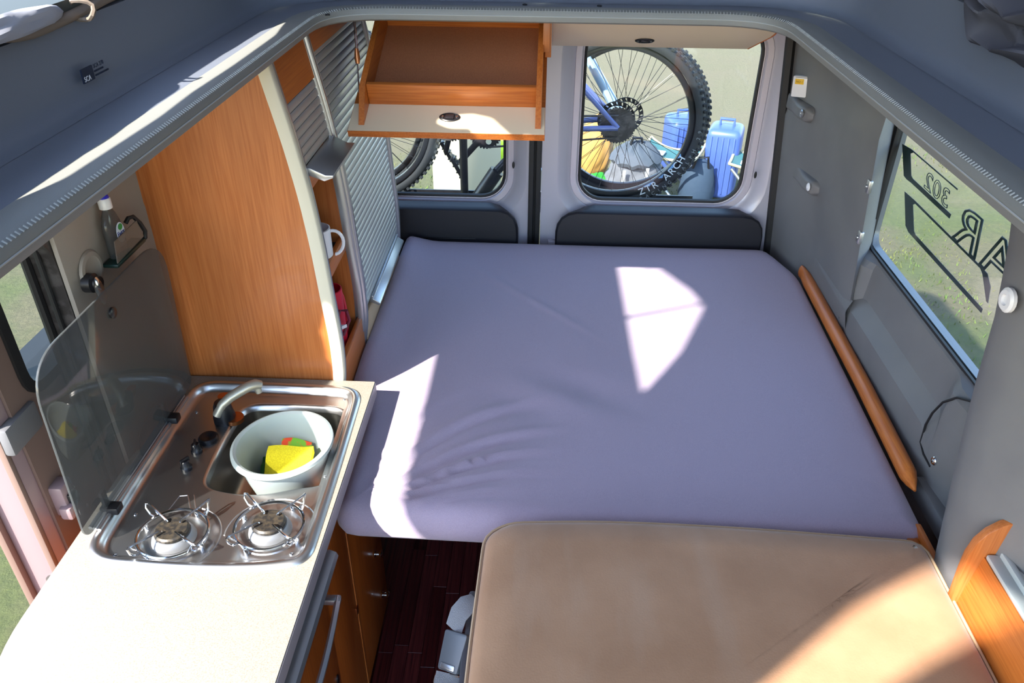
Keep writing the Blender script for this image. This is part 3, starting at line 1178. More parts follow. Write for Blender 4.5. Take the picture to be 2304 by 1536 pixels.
# ============================================================ SEAT WITH BROWN CUSHION
def build_seat():
    t = thing('bench_seat', 'dark grey seat frame under the brown suede cushion', 'seat', (0.33, 0.85, 0.0))
    bm = new()
    box(bm, -0.122, -0.106, 0.45, 1.02, .60, .712, .006)
    obj('side_frame', bm, M['walldark'], t)
    bm = new()
    box(bm, -0.09, 0.74, 0.45, 1.10, .60, .69, .01)
    obj('seat_pan', bm, M['black'], t)
    bm = new()
    box(bm, -0.04, 0.70, 0.5, 1.08, .0, .60, .01)
    obj('seat_box', bm, M['walldark'], t)
    # cushion
    ring = roundpoly([(-0.098, 0.42), (0.772, 0.42), (0.772, 1.124), (0.40, 1.143), (0.15, 1.146), (-0.05, 1.132), (-0.095, 1.095), (-0.102, 0.8)], [.04, .04, .035, .1, .1, .05, .03, .1], 8)
    ring = resample(ring, 180)
    bm = new()
    loops = []
    for d, z in [(0.004, 0.692), (0.0, 0.70), (-0.003, 0.74), (-0.002, 0.772), (0.003, 0.784), (0.010, 0.793), (0.024, 0.799), (0.05, 0.803)]:
        loops.append(l3(inset(ring, d), z))
    base = inset(ring, 0.05)
    cx, cy = 0.33, 0.79
    def top(x, y):
        z = .803 + 0.006 * (1 - ((x - cx) / .45) ** 2) * (1 - ((y - cy) / .37) ** 2)
        z += .0016 * sin(31 * y + 3 * sin(6 * x)) * smooth(-.0, -.09, x)
        return z
    for k in range(1, 26):
        s = 1 - k / 26
        loops.append([(cx + (p[0] - cx) * s, cy + (p[1] - cy) * s, top(cx + (p[0] - cx) * s, cy + (p[1] - cy) * s)) for p in base])
    loft(bm, loops, True, True, True)
    c = obj('seat_cushion', bm, M['cushion'], None, sharp=80)
    tag(c, 'brown suede bench cushion in front of the lilac mattress, crossed by a band of sunlight', 'cushion')
    bm = new()
    tube(bm, l3(inset(ring, -0.002), .782), 0.0028, 6, closed=True)
    obj('piping', bm, mat('tan_piping', (186, 158, 128), 0.8), c)
    # seat belt hanging beside the cushion
    b = thing('seat_belt', 'grey seat belt with buckle hanging on the left side of the brown cushion', 'seat belt', (-0.13, 0.88, 0.66))
    def strip(pts, w, wd, th=.002):
        bb = new()
        rows = []
        for p in pts:
            p = Vector(p)
            a, c2 = p + Vector(wd) * w / 2, p - Vector(wd) * w / 2
            rows.append([tuple(a + Vector((0, 0, th))), tuple(c2 + Vector((0, 0, th))), tuple(c2), tuple(a)])
        loft(bb, rows, True, True, True)
        return bb
    obj('upper_webbing', strip([(-0.100, 0.975, .735), (-0.118, .962, .742), (-0.134, .944, .733), (-0.142, .925, .712)], .036, (.78, -.45, -.43)), M['belt'], b)
    bm = new()
    mt = T(-0.142, 0.888, 0.682) @ Matrix.Rotation(radians(-52), 4, 'X') @ Matrix.Rotation(radians(-30), 4, 'Y')
    plate(bm, roundpoly([(-.024, -.035), (.024, -.035), (.028, .035), (-.028, .035)], .006, 4), [], 'z', -.009, .009, .003)
    b2 = new()
    merge(b2, bm, T(-0.138, 0.895, 0.69) @ Rm(-14, 'Z') @ Rm(38, 'X') @ Rm(-26, 'Y'))
    k = obj('buckle', b2, M['buckle'], b)
    bm = new()
    merge(bm, box(new(), -.017, .017, -.032, -.022, .0085, .0105, .002), T(-0.138, 0.895, 0.69) @ Rm(-14, 'Z') @ Rm(38, 'X') @ Rm(-26, 'Y'))
    obj('release_tab', bm, M['alu'], k)
    bm = new()
    lp = [(a, c) for a, c in rrect(-.03, .03, -.012, .012, .009, 5)]
    b3 = new()
    tube(b3, l3(lp, 0), .0022, 6, closed=True)
    merge(bm, b3, T(-0.147, 0.852, 0.664) @ Rm(-14, 'Z') @ Rm(30, 'X') @ Rm(-26, 'Y'))
    obj('metal_loop', bm, M['chrome'], b)
    obj('lower_webbing', strip([(-0.146, 0.862, .672), (-0.149, .835, .656), (-0.150, .80, .64), (-0.148, .74, .60), (-.14, .68, .5)], .046, (.93, 0, -.3)), M['belt'], b)
build_seat()

# ============================================================ RIGHT-HAND ARMREST / SIDE SHELF
def build_side_panel():
    t = thing('side_locker', 'orange cherry side locker with rounded end and grey channel rail beside the brown cushion', 'locker', (0.82, 0.85, 0.70))
    bm = new()
    rows = [[(0.775, 0.3, .60), (0.775, .985, .60)], [(0.782, .3, .745), (0.782, .985, .745)], [(0.812, .3, .872), (0.812, .985, .872)]]
    loft(bm, [[(0.774, .3, .6), (0.776, .3, .745), (0.789, .3, .900), (0.86, .3, .900), (.86, .3, .6)], [(0.774, .982, .6), (0.776, .982, .745), (0.789, .982, .900), (0.86, .982, .900), (.86, .982, .6)]], True, True, True)
    obj('front_board', bm, M['orangey'], t)
    # rounded end board
    bm = new()
    prof = [(0.770, .60), (0.767, .80), (0.763, .86), (0.762, .90), (0.767, .932), (0.779, .957), (0.798, .976), (0.825, .988), (0.875, .998), (0.875, .60)]
    plate(bm, [(p[0], p[1]) for p in prof], [], 'y', .982, .998, .002)
    obj('end_board', bm, M['orange'], t)
    # channel rail
    bm = new()
    box(bm, .790, .812, .3, .980, .900, .910, .003)
    box(bm, .810, .822, .3, .980, .900, .920, .003)
    obj('channel_rail', bm, mat('pale_grey_rail', (176, 186, 188), 0.35), t)
    bm = new()
    box(bm, .823, .868, .3, .980, .898, .914, .004)
    obj('top_lid', bm, mat('pale_grey_lid', (190, 200, 204), 0.4), t)
    # thin cherry capping behind the cushion
    bm = new()
    box(bm, .776, .800, .3, 1.19, .70, .735, .003)
    box(bm, .800, .812, 1.0, 1.21, .70, .75, .003)
    obj('capping', bm, M['orangey'], t)
build_side_panel()

# ============================================================ KITCHEN UNIT
def build_kitchen():
    t = thing('kitchen_unit', 'cherry wood kitchen base unit below the cream worktop with fridge door', 'cabinet', (-0.64, 1.1, 0.0))
    bm = new()
    box(bm, -0.455, -0.435, 1.264, 1.56, 0.0, .775, .001)
    obj('end_panel', bm, M['orangedark'], t)
    bm = new()
    box(bm, -0.862, -0.445, 1.555, 1.572, 0.0, .775)
    box(bm, -0.862, -0.85, .70, 1.55, 0.0, .775)
    box(bm, -0.862, -0.445, .68, .695, 0.0, .775)
    box(bm, -0.862, -0.45, .70, 1.55, 0.0, .05)
    obj('carcass', bm, M['orangedark'], t)
    bm = new()
    box(bm, -0.452, -0.432, 1.072, 1.258, 0.02, .775, .0015)
    f = obj('filler_panel', bm, M['orangedark'], t)
    bm = new()
    box(bm, -0.433, -0.4305, 1.2575, 1.2635, .02, .775, .0005)
    obj('edge_band', bm, M['orange'], t)
    bm = new()
    box(bm, -0.434, -0.430, 1.246, 1.2645, .318, .348, .001)
    obj('hinge', bm, M['copper'], t)
    bm = new()
    box(bm, -0.452, -0.428, .70, 1.068, 0.02, .665, .002)
    d = obj('fridge_door', bm, M['orangedark'], t)
    # bowed bar handle
    bm = new()
    pts = []
    for i in range(25):
        s = i / 24
        y = 1.045 - .36 * s
        bow = 0.034 + 0.010 * sin(pi * s)
        pts.append((-0.428 + bow, y, .64))
    rows = []
    for p in pts:
        rows.append([(p[0] - .006, p[1], p[2] - .009), (p[0] + .004, p[1], p[2] - .008), (p[0] + .006, p[1], p[2] + .005), (p[0] - .001, p[1], p[2] + .009), (p[0] - .006, p[1], p[2] + .006)])
    loft(bm, rows, True, True, True)
    box(bm, -0.43, -0.388, 1.030, 1.047, .632, .648, .003)
    box(bm, -0.43, -0.388, .683, .70, .632, .648, .003)
    obj('handle', bm, M['alu'], d)
    bm = new()
    lathe(bm, [(.0085, 0), (.0085, .003), (.004, .0035), (.0005, .002)], T(-0.4285, 1.045, .36) @ Rm(90, 'Y') @ Matrix.Diagonal((1.9, 1, 1, 1)), 16)
    obj('lock', bm, M['black'], d)
    # aluminium drawer front with finger-pull
    bm = new()
    box(bm, -0.452, -0.436, .70, 1.09, .685, .775, .002)
    dr = obj('drawer_front', bm, M['worktopedge'], t)
    bm = new()
    prof = [(-.438, .722), (-.414, .725), (-.402, .719), (-.398, .709), (-.402, .701), (-.406, .709), (-.414, .715), (-.438, .712)]
    plate(bm, prof, [], 'y', .66, 1.095)
    obj('finger_pull', bm, M['alu'], dr)
    for y, z in ((1.472, .295), (1.498, .095)):
        bm = new()
        lathe(bm, [(.010, 0), (.011, .003), (.006, .006), (.006, .012), (.010, .016), (.011, .020), (.007, .024), (.0005, .025)], T(-0.435, y, z) @ Rm(90, 'Y'), 20)
        obj('push_knob', bm, M['chrome'], t)

    # worktop
    wt = thing('worktop', 'speckled cream laminate kitchen worktop holding the steel sink and hob', 'worktop', (-0.64, 1.1, .78))
    out = roundpoly([(-0.402, 0.60), (-0.402, 1.552), (-0.874, 1.552), (-0.872, 0.75), (-0.80, 0.60)], [.02, .004, .004, .10, .05], 6)
    bm = new()
    plate(bm, out, [HOBHOLE], 'z', .781, .818)
    obj('slab', bm, M['worktop'], wt)
    bm = new()
    top_ = [(p[0], p[1]) for p in out]
    plate(bm, out, [HOBHOLE], 'z', .8182, .82, .0)
    obj('laminate_top', bm, M['worktop'], wt)
    bm = new()
    box(bm, -0.4025, -0.400, .62, 1.5515, .7815, .8180, .0008)
    obj('edge_strip', bm, M['worktopedge'], wt)

HOB = roundpoly([(-0.838, 0.953), (-0.662, 0.945), (-0.572, 0.946), (-0.482, 0.955), (-0.412, 0.975), (-0.414, 1.2), (-0.424, 1.522), (-0.55, 1.527), (-0.665, 1.529), (-0.846, 1.529), (-0.846, 1.2)], [.07, .1, .1, .1, .07, .1, .06, .05, .05, .075, .1], 8)
HOB = resample(HOB, 200)
HOBHOLE = resample(inset(HOB, .006), 120)
build_kitchen()

# ============================================================ SINK + HOB UNIT
def build_hob():
    t = thing('sink_hob', 'stainless steel combined sink and two burner gas hob set in the cream worktop', 'hob', (-0.63, 1.24, .82))
    basin = roundpoly([(-0.694, 1.176), (-0.63, 1.158), (-0.56, 1.158), (-0.50, 1.180), (-0.432, 1.196), (-0.434, 1.36), (-0.448, 1.458), (-0.58, 1.462), (-0.702, 1.458), (-0.704, 1.30)], [.05, .06, .06, .06, .035, .1, .05, .05, .05, .1], 8)
    basin = resample(basin, 140)
    bm = new()
    prof = [(-.002, .8205), (0.0, .824), (.006, .8285), (.013, .8285), (.018, .825), (.021, .818), (.024, .812), (.030, .810), (.036, .8095)]
    loft(bm, [l3(inset(HOB, d), z) for d, z in prof])
    plate(bm, inset(HOB, .035), [inset(basin, -.004)], 'z', .8085, .8095)
    loft(bm, [l3(inset(basin, d), z) for d, z in [(-.0045, .8094), (-.001, .809), (.003, .805), (.006, .795)]])
    obj('drip_tray', bm, M['steel'], t, sharp=50)
    bm = new()
    prof = [(.006, .795), (.010, .76), (.014, .72), (.022, .703), (.035, .694), (.055, .691)]
    loft(bm, [l3(inset(basin, d), z) for d, z in prof])
    cxb, cyb = -0.565, 1.31
    b0 = inset(basin, .055)
    loops = [[(cxb + (p[0] - cxb) * s, cyb + (p[1] - cyb) * s, .691 - .003 * (1 - s)) for p in b0] for s in (1, .8, .55, .3, .1)]
    loft(bm, loops, True, False, True)
    bs = obj('basin', bm, M['steelbasin'], t, sharp=60)
    bm = new()
    lathe(bm, [(.028, .690), (.026, .693), (.018, .6905), (.0005, .690)], T(-.60, 1.40, 0), 24)
    obj('drain', bm, M['chrome'], bs)
    # pressed ribs on the plate
    bm = new()
    for pts in ([(-.70, 1.150), (-.655, 1.06), (-.640, 1.048), (-.63, 1.05)], [(-.735, 1.10), (-.728, 1.145), (-.712, 1.148), (-.672, 1.075)]):
        tube(bm, [(p[0], p[1], .8092) for p in pts], .0015, 6)
    ring = lambda c, r, a0, a1, n=30: [(c[0] + r * cos(radians(a0 + (a1 - a0) * k / n)), c[1] + r * sin(radians(a0 + (a1 - a0) * k / n)), .8095) for k in range(n + 1)]
    B1, B2 = (-.690, 1.030), (-.512, 1.060)
    tube(bm, ring(B2, .088, 20, 190), .0016, 6)
    tube(bm, ring(B1, .086, -60, 75), .0018, 6)
    obj('pressed_rib', bm, M['steel'], t)
    # corner screws
    for x, y in ((-.785, .985), (-.455, 1.005), (-.465, 1.49), (-.80, 1.42), (-.795, 1.09), (-.445, 1.22)):
        bm = new()
        screw(bm, (x, y, .8095), .004, 'z', .002)
        obj('screw', bm, M['chrome'], t)

    def burner(c, rot):
        x, y = c
        bm = new()
        lathe(bm, [(.062, .8095), (.060, .812), (.046, .8115), (.040, .813), (.0005, .813)], T(x, y, 0), 36)
        b = obj('burner_base', bm, M['steel'], t)
        bm = new()
        lathe(bm, [(.042, .813), (.040, .820), (.034, .828), (.030, .829), (.0005, .829)], T(x, y, 0), 32)
        obj('burner_body', bm, M['enamel'], b)
        bm = new()
        lathe(bm, [(.026, .829), (.0325, .831), (.0325, .836), (.029, .839), (.016, .8385), (.0005, .8375)], T(x, y, 0), 32)
        obj('burner_cap', bm, M['burnercap'], b)
        bm = new()
        tube(bm, [(x + .066 * cos(2 * pi * k / 40), y + .063 * sin(2 * pi * k / 40), .826) for k in range(40)], .0032, 8, closed=True)
        s = obj('support_ring', bm, M['chrome'], t)
        for k in range(4):
            a = radians(rot + 90 * k)
            ca, sa = cos(a), sin(a)
            bm = new()
            pt = lambda r, z, o=0: (x + r * ca - o * sa, y + r * sa + o * ca, z)
            tube(bm, [pt(.062, .826), pt(.076, .829, .004), pt(.084, .843, .006), pt(.085, .852, .003), pt(.080, .853, 0), pt(.060, .850, -.001), pt(.022, .846, -.002), pt(.018, .842, -.002)], .0022, 6)
            tube(bm, [pt(.080, .852, 0), pt(.075, .838, -.006), pt(.067, .827, -.007)], .0020, 6)
            obj('support_arm', bm, M['chrome'], s)
            bm = new()
            lathe(bm, [(.005, .809), (.005, .822), (.003, .826), (.0005, .827)], T(x + .066 * cos(a + .35), y + .066 * sin(a + .35), 0), 10)
            obj('support_foot', bm, M['chrome'], s)
        bm = new()
        tube(bm, [(x + .030, y - .018, .813), (x + .030, y - .018, .838)], .002, 6)
        obj('igniter', bm, M['enamel'], b)
    burner(B1, 52)
    burner(B2, 46)

    # controls
    for (x, y, r, h) in ((-.735, 1.325, .022, .010),):
        bm = new()
        lathe(bm, [(r, .8095), (r * 1.0, .816), (r * .85, .8095 + h), (r * .5, .8095 + h), (r * .3, .8095 + h - .003), (.0005, .8095 + h - .003)], T(x, y, 0), 28)
        obj('pump_switch', bm, M['black'], t)
    for (x, y, a) in ((-.745, 1.283, 20), (-.746, 1.228, -30)):
        bm = new()
        lathe(bm, [(.0125, .8095), (.0125, .815), (.010, .818), (.009, .830), (.007, .832), (.0005, .832)], T(x, y, 0), 22)
        box(bm, -.0022, .0022, -.011, .011, .826, .838, .001, mtx=T(x, y, 0) @ Rm(a, 'Z'))
        obj('gas_knob', bm, M['black'], t)
    # faucet
    bm = new()
    lathe(bm, [(.025, .8095), (.025, .824), (.022, .836), (.020, .852), (.016, .862), (.0005, .864)], T(-.722, 1.395, 0), 26)
    fa = obj('faucet_base', bm, M['black'], t)
    bm = new()
    lathe(bm, [(.021, .810), (.021, .820), (.0005, .820)], T(-.699, 1.395, 0), 22)
    lathe(bm, [(.013, .84), (.013, .862), (.0005, .863)], T(-.726, 1.420, .0), 16)
    obj('swivel_block', bm, M['copper'], fa)
    bm = new()
    P = [(-.730, 1.376, .838), (-.716, 1.386, .862), (-.700, 1.398, .874), (-.682, 1.410, .882), (-.664, 1.423, .888), (-.650, 1.432, .889), (-.640, 1.438, .883)]
    tube(bm, P, [.010, .0105, .0115, .012, .012, .0125, .010], 14)
    tube(bm, [(-.648, 1.433, .883), (-.645, 1.431, .866)], [.0085, .0075], 12)
    obj('faucet_spout', bm, M['spout'], t)

    # hinge bar along the wall side and smoked glass lid standing open
    bm = new()
    for k, (x, z) in enumerate(((-.846, .836), (-.838, .834), (-.830, .831))):
        tube(bm, [(x, 1.025, z), (x, 1.45, z)], .0042, 8)
    obj('hinge_bar', bm, M['alu'], t)
    for y in (1.078, 1.362):
        bm = new()
        box(bm, -.848, -.812, y - .012, y + .012, .829, .846, .003)
        box(bm, -.842, -.834, y - .008, y + .008, .84, .882, .003, mtx=T(0, 0, 0))
        obj('lid_clip', bm, M['black'], t)
    lid = roundpoly([(0.990, .840), (1.498, .840), (1.482, 1.236), (0.985, 1.236)], [.03, .03, .095, .085], 10)
    bm = new()
    plate(bm, lid, [], 'x', -.8375, -.8325, .0012)
    for v in bm.verts:
        v.co.x += max(0.0, v.co.z - .86) * .06
    g = obj('glass_lid', bm, M['lid'], t)
    bm = new()
    lathe(bm, [(.011, 0), (.011, .004), (.008, .006), (.0005, .006)], T(-.812, 1.240, 1.188) @ Rm(90, 'Y'), 20)
    obj('lid_bumper', bm, M['black'], g)
    bm = new()
    plate(bm, roundpoly([(1.22, .846), (1.335, .846), (1.335, .888), (1.31, .908), (1.245, .90), (1.22, .88)], .006, 3), [], 'x', -.8318, -.8312)
    obj('warning_label', bm, mat('dark_grey_label', (62, 66, 68), .5), g)
build_hob()

# lid catch on the left wall
def build_lid_catch():
    t = thing('lid_catch', 'chrome and black lid catch on the left wall above the glass lid', 'catch', (-.866, 1.28, 1.225))
    bm = new()
    lathe(bm, [(.019, 0), (.019, .016), (.013, .020), (.013, .028), (.0005, .028)], T(-.867, 1.275, 1.232) @ Rm(90, 'Y'), 22)
    obj('catch_base', bm, M['black'], t)
    bm = new()
    lathe(bm, [(.0005, 0), (.012, .0), (.014, .003), (.011, .006), (.0005, .007)], T(-.838, 1.262, 1.222) @ Rm(86, 'Y') @ Matrix.Diagonal((2.1, .9, 1, 1)), 24)
    obj('catch_lever', bm, M['chrome'], t)
build_lid_catch()

# bottle and its clear pocket
def build_bottle():
    x, y = -.853, 1.386
    t = thing('dish_soap_bottle', 'clear dish soap bottle with white cap and blue tip in the wall pocket', 'bottle', (x, y, 1.238))
    S = Matrix.Diagonal((.5, 1, 1, 1))
    bm = new()
    lathe(bm, [(.0005, 1.238), (.026, 1.239), (.028, 1.244), (.028, 1.292), (.0265, 1.306), (.021, 1.322), (.014, 1.333), (.0115, 1.337), (.0115, 1.342)], T(x, y, 0) @ S, 28, cap=False)
    obj('bottle_body', bm, M['clear'], t)
    bm = new()
    lathe(bm, [(.0125, 1.338), (.0125, 1.357), (.011, 1.359), (.0005, 1.359)], T(x, y, 0), 20)
    c = obj('cap', bm, M['white'], t)
    bm = new()
    lathe(bm, [(.011, 1.359), (.0095, 1.364), (.005, 1.369), (.0005, 1.370)], T(x, y, 0), 16)
    obj('cap_tip', bm, M['capblue'], c)
    FY = Matrix(((0, 0, 1, 0), (1, 0, 0, 0), (0, 1, 0, 0), (0, 0, 0, 1)))
    bm = new()
    lathe(bm, [(.0005, 0), (.016, 0), (.016, .0006), (.0005, .0006)], T(x + .0142, y + .002, 1.286) @ FY @ Matrix.Diagonal((.95, 1.3, 1, 1)), 24)
    l = obj('label', bm, M['label'], t)
    bm = new()
    lathe(bm, [(.0005, 0), (.008, 0), (.008, .0006), (.0005, .0006)], T(x + .0149, y + .004, 1.297) @ FY @ Matrix.Diagonal((1.0, .8, 1, 1)), 14)
    obj('label_leaf', bm, M['labelgreen'], l)
    bm = new()
    text(bm, 'Fairy', .0135, T(x + .0152, y - .012, 1.281) @ FY, .0003)
    obj('label_lettering', bm, M['labelblue'], l, smooth=False)
    p = thing('wall_pocket', 'clear plastic pocket with dark lower rim and strap holding the soap bottle', 'holder', (-.845, 1.40, 1.236))
    bm = new()
    plate(bm, [(1.342, 1.240), (1.460, 1.244), (1.448, 1.2845), (1.352, 1.2825)], [], 'x', -.8365, -.8345)
    obj('pocket_front', bm, M['holder'], p)
    bm = new()
    box(bm, -.866, -.834, 1.338, 1.464, 1.230, 1.2385, .003)
    obj('pocket_rim', bm, mat('dark_green_rim', (18, 50, 46), .4), p)
    bm = new()
    tube(bm, [(-.850, 1.432, 1.285), (-.846, 1.440, 1.293), (-.842, 1.452, 1.291), (-.838, 1.464, 1.272), (-.836, 1.472, 1.25), (-.838, 1.470, 1.236), (-.842, 1.464, 1.232)], .0045, 8)
    obj('strap', bm, M['rubber'], p)
build_bottle()

# ============================================================ TALL CUPBOARD WITH ROLLER SHUTTERS
XT = [(.60, -.50), (.74, -.495), (.80, -.479), (.89, -.475), (.96, -.476), (1.02, -.481), (1.184, -.489), (1.305, -.500), (1.432, -.519), (1.574, -.546), (1.7, -.566)]
def XF(z):
    return (interp(XT, z - .03) + interp(XT, z) + interp(XT, z + .03)) / 3

def build_cupboard():
    t = thing('tall_cupboard', 'tall curved cherry cupboard with aluminium roller shutters between worktop and rear door', 'cupboard', (-.68, 1.95, .6))
    zs = [.60 + (1.583 - .60) * k / 26 for k in range(27)]
    bm = new()
    plate(bm, [(-.872, .60)] + [(XF(z) - .026, z) for z in zs] + [(-.872, 1.583)], [], 'y', 1.556, 1.574)
    obj('side_panel', bm, M['orange'], t)
    def strip(name, y0, y1, dx0, dx1, m, z0=.60, z1=1.583):
        b = new()
        rows = []
        for k in range(29):
            z = z0 + (z1 - z0) * k / 28
            a, c = XF(z) + dx0, XF(z) + dx1
            rows.append([(a, y0, z), (c - .003, y0, z), (c, y0 + .003, z), (c, y1 - .003, z), (c - .003, y1, z), (a, y1, z)])
        loft(b, rows, True, True, True)
        return obj(name, b, m, t, sharp=50)
    strip('edge_band', 1.553, 1.577, -.027, .0, M['edge'])
    strip('shutter_guide', 1.577, 1.592, -.02, -.002, M['alu'])
    strip('shutter_guide', 1.812, 1.822, -.02, -.003, M['alu'], .80)
    strip('divider_strip', 1.824, 1.842, -.03, .003, M['alu'])
    strip('shutter_guide', 2.352, 2.362, -.02, -.003, M['alu'])
    strip('end_strip', 2.362, 2.380, -.03, .003, M['alu'])
    bm = new()
    plate(bm, [(-.865, .62)] + [(XF(z) - .03, z) for z in zs] + [(-.865, 1.575)], [], 'y', 1.826, 1.840)
    obj('divider_panel', bm, M['orange'], t)
    bm = new()
    plate(bm, [(-.865, .62)] + [(XF(z) - .03, z) for z in zs] + [(-.865, 1.575)], [], 'y', 2.364, 2.378)
    obj('end_panel', bm, M['orange'], t)
    bm = new()
    box(bm, -.868, -.86, 1.574, 2.364, .62, 1.575)
    obj('back_panel', bm, M['orange'], t)
    bm = new()
    box(bm, -.86, -.56, 1.574, 2.364, 1.555, 1.572)
    obj('top_panel', bm, M['orangey'], t)
    # fascia boards above the shutters
    bm = new()
    plate(bm, [(XF(1.487) - .02, 1.487), (XF(1.487) - .004, 1.487), (XF(1.57) - .004, 1.572), (XF(1.57) - .02, 1.572)], [], 'y', 1.592, 1.812)
    obj('fascia', bm, M['orangey'], t)
    bm = new()
    plate(bm, [(XF(1.53) - .02, 1.525), (XF(1.53) - .004, 1.525), (XF(1.57) - .004, 1.572), (XF(1.57) - .02, 1.572)], [], 'y', 1.842, 2.352)
    obj('fascia', bm, M['orangey'], t)
    # shelves with front lips
    for z, nm in ((1.293, 'shelf'), (1.062, 'shelf')):
        bm = new()
        xf = XF(z) - .028
        box(bm, -.86, xf - .014, 1.574, 1.826, z - .012, z)
        s = obj('shelf', bm, M['orangey'], t)
        bm = new()
        box(bm, xf - .014, xf, 1.578, 1.824, z - .018, z + .022, .002)
        obj('front_lip', bm, M['orangey'], s)
        bm = new()
        box(bm, -.855, xf - .015, 1.576, 1.824, z, z + .003)
        obj('shelf_mat', bm, M['darkmat'], s)
    bm = new()
    box(bm, -.86, -.50, 1.574, 2.364, .76, .775)
    b = obj('bottom_board', bm, M['orangey'], t)
    bm = new()
    box(bm, -.855, -.51, 1.578, 1.822, .775, .779)
    obj('shelf_mat', bm, M['darkmat'], b)
    bm = new()
    box(bm, -.502, -.487, 1.578, 1.822, .70, .842, .002)
    obj('front_lip', bm, M['orangey'], b)
    bm = new()
    box(bm, -.505, -.482, 1.842, 2.362, .66, .830, .002)
    obj('kick_board', bm, mat('beige_kick_board', (186, 158, 128), .5), t)

    # roller shutters: slats follow the curved front
    def slat_mesh(y0, y1):
        b = new()
        sec = [(-.004, -.0090), (-.0006, -.0089), (.0009, -.0068), (.0013, 0.0), (.0009, .0068), (-.0006, .0089), (-.004, .0090)]
        loft(b, [[(p[0], y0, p[1]) for p in sec], [(p[0], y1, p[1]) for p in sec]], True, True, True)
        bmesh.ops.recalc_face_normals(b, faces=b.faces[:])
        me = bpy.data.meshes.new('slat')
        b.to_mesh(me)
        b.free()
        me.polygons.foreach_set('use_smooth', [True] * len(me.polygons))
        me.set_sharp_from_angle(angle=radians(40))
        me.materials.append(M['slat'])
        return me
    def shutter(y0, y1, z0, z1, off):
        bm = new()
        rows = []
        for k in range(20):
            z = z0 + (z1 - z0) * k / 19
            x = XF(z) - off - .004
            rows.append([(x - .004, y0, z), (x, y0, z), (x, y1, z), (x - .004, y1, z)])
        loft(bm, rows, True, True, True)
        s = obj('roller_shutter', bm, M['slatgap'], t)
        me = slat_mesh(y0 - 1.95, y1 - 1.95)
        z = z0 + .010
        pit = .0186
        base = wloc(s)
        while z < z1:
            p = bpy.data.objects.new('slat', me)
            COL.objects.link(p)
            p.parent = s
            sl = (XF(z + .01) - XF(z - .01)) / .02
            p.location = Vector((XF(z) - off, 1.95, z)) - base
            p.rotation_euler = (0, atan2(sl, 1), 0)
            z += pit
        return s
    s1 = shutter(1.59, 1.814, 1.352, 1.52, .008)
    bm = new()
    plate(bm, [(-.516, 1.352), (-.516, 1.337), (-.476, 1.322), (-.456, 1.330), (-.455, 1.336), (-.472, 1.336), (-.504, 1.351)], [], 'y', 1.592, 1.811, .0015)
    obj('pull_handle', bm, M['alu'], s1)
    s2 = shutter(1.842, 2.352, .850, 1.535, .006)
    bm = new()
    plate(bm, [(-.480, .856), (-.486, .844), (-.486, .836), (-.460, .826), (-.456, .830), (-.458, .835), (-.476, .846), (-.474, .856)], [], 'y', 1.915, 2.33, .0015)
    obj('pull_handle', bm, M['alu'], s2)
build_cupboard()

def build_crockery():
    def mug(name, label, x, y, z, r, h, m, ang, hs, group=None):
        t = thing(name, label, 'mug' if 'mug' in name else 'cup', (x, y, z))
        bm = new()
        lathe(bm, [(.0005, z), (r * .9, z), (r, z + .004), (r, z + h), (r - .003, z + h + .001), (r - .004, z + h - .002), (r - .005, z + .008), (.0005, z + .006)], T(x, y, 0), 32, cap=False)
        obj('cup_body', bm, m, t)
        ca, sa = cos(radians(ang)), sin(radians(ang))
        bm = new()
        pts = []
        for k in range(13):
            a = radians(100 - 200 * k / 12)
            rr = r - .002 + hs * cos(a) * 1.0 + .004
            pts.append((x + ca * rr, y + sa * rr, z + h * .52 + h * .36 * sin(a)))
        tube(bm, pts, .0042, 8)
        obj('handle', bm, m, t)
        return t
    mug('mug', 'white mug with handle standing on the middle cupboard shelf', -.550, 1.712, 1.065, .036, .090, M['white'], 20, .026)
    mug('cup', 'white cup partly hidden on the top cupboard shelf under the shutter handle', -.568, 1.628, 1.296, .030, .055, M['white'], 100, .018)
    mug('beaker', 'red beaker at the bottom of the open cupboard beside the white jug', -.540, 1.72, .779, .034, .205, M['red'], 60, .015)
    j = thing('jug', 'white plastic jug with a dark red handle at the bottom of the open cupboard', 'jug', (-.545, 1.66, .779))
    bm = new()
    lathe(bm, [(.0005, .779), (.030, .78), (.034, .88), (.038, .905), (.0365, .905), (.032, .88), (.028, .784), (.0005, .783)], T(-.541, 1.645, 0), 28, cap=False)
    plate(bm, [(-.522, 1.645), (-.492, 1.680), (-.515, 1.672)], [], 'z', .896, .905)
    b = obj('jug_body', bm, M['jug'], j)
    bm = new()
    tube(bm, [(-.520, 1.668, .905), (-.507, 1.685, .942), (-.494, 1.698, .935), (-.490, 1.700, .905), (-.505, 1.68, .870)], .0045, 8)
    obj('handle', bm, mat('dark_red_handle', (100, 16, 40), .4), j)
    d = thing('pan_lid', 'dark pan lid lying on the bottom cupboard shelf behind the red beaker', 'lid', (-.545, 1.76, .779))
    bm = new()
    lathe(bm, [(.036, .779), (.038, .783), (.030, .790), (.010, .794), (.008, .806), (.012, .810), (.0005, .811)], T(-.545, 1.760, 0), 26)
    obj('lid_shell', bm, M['black'], d)
build_crockery()

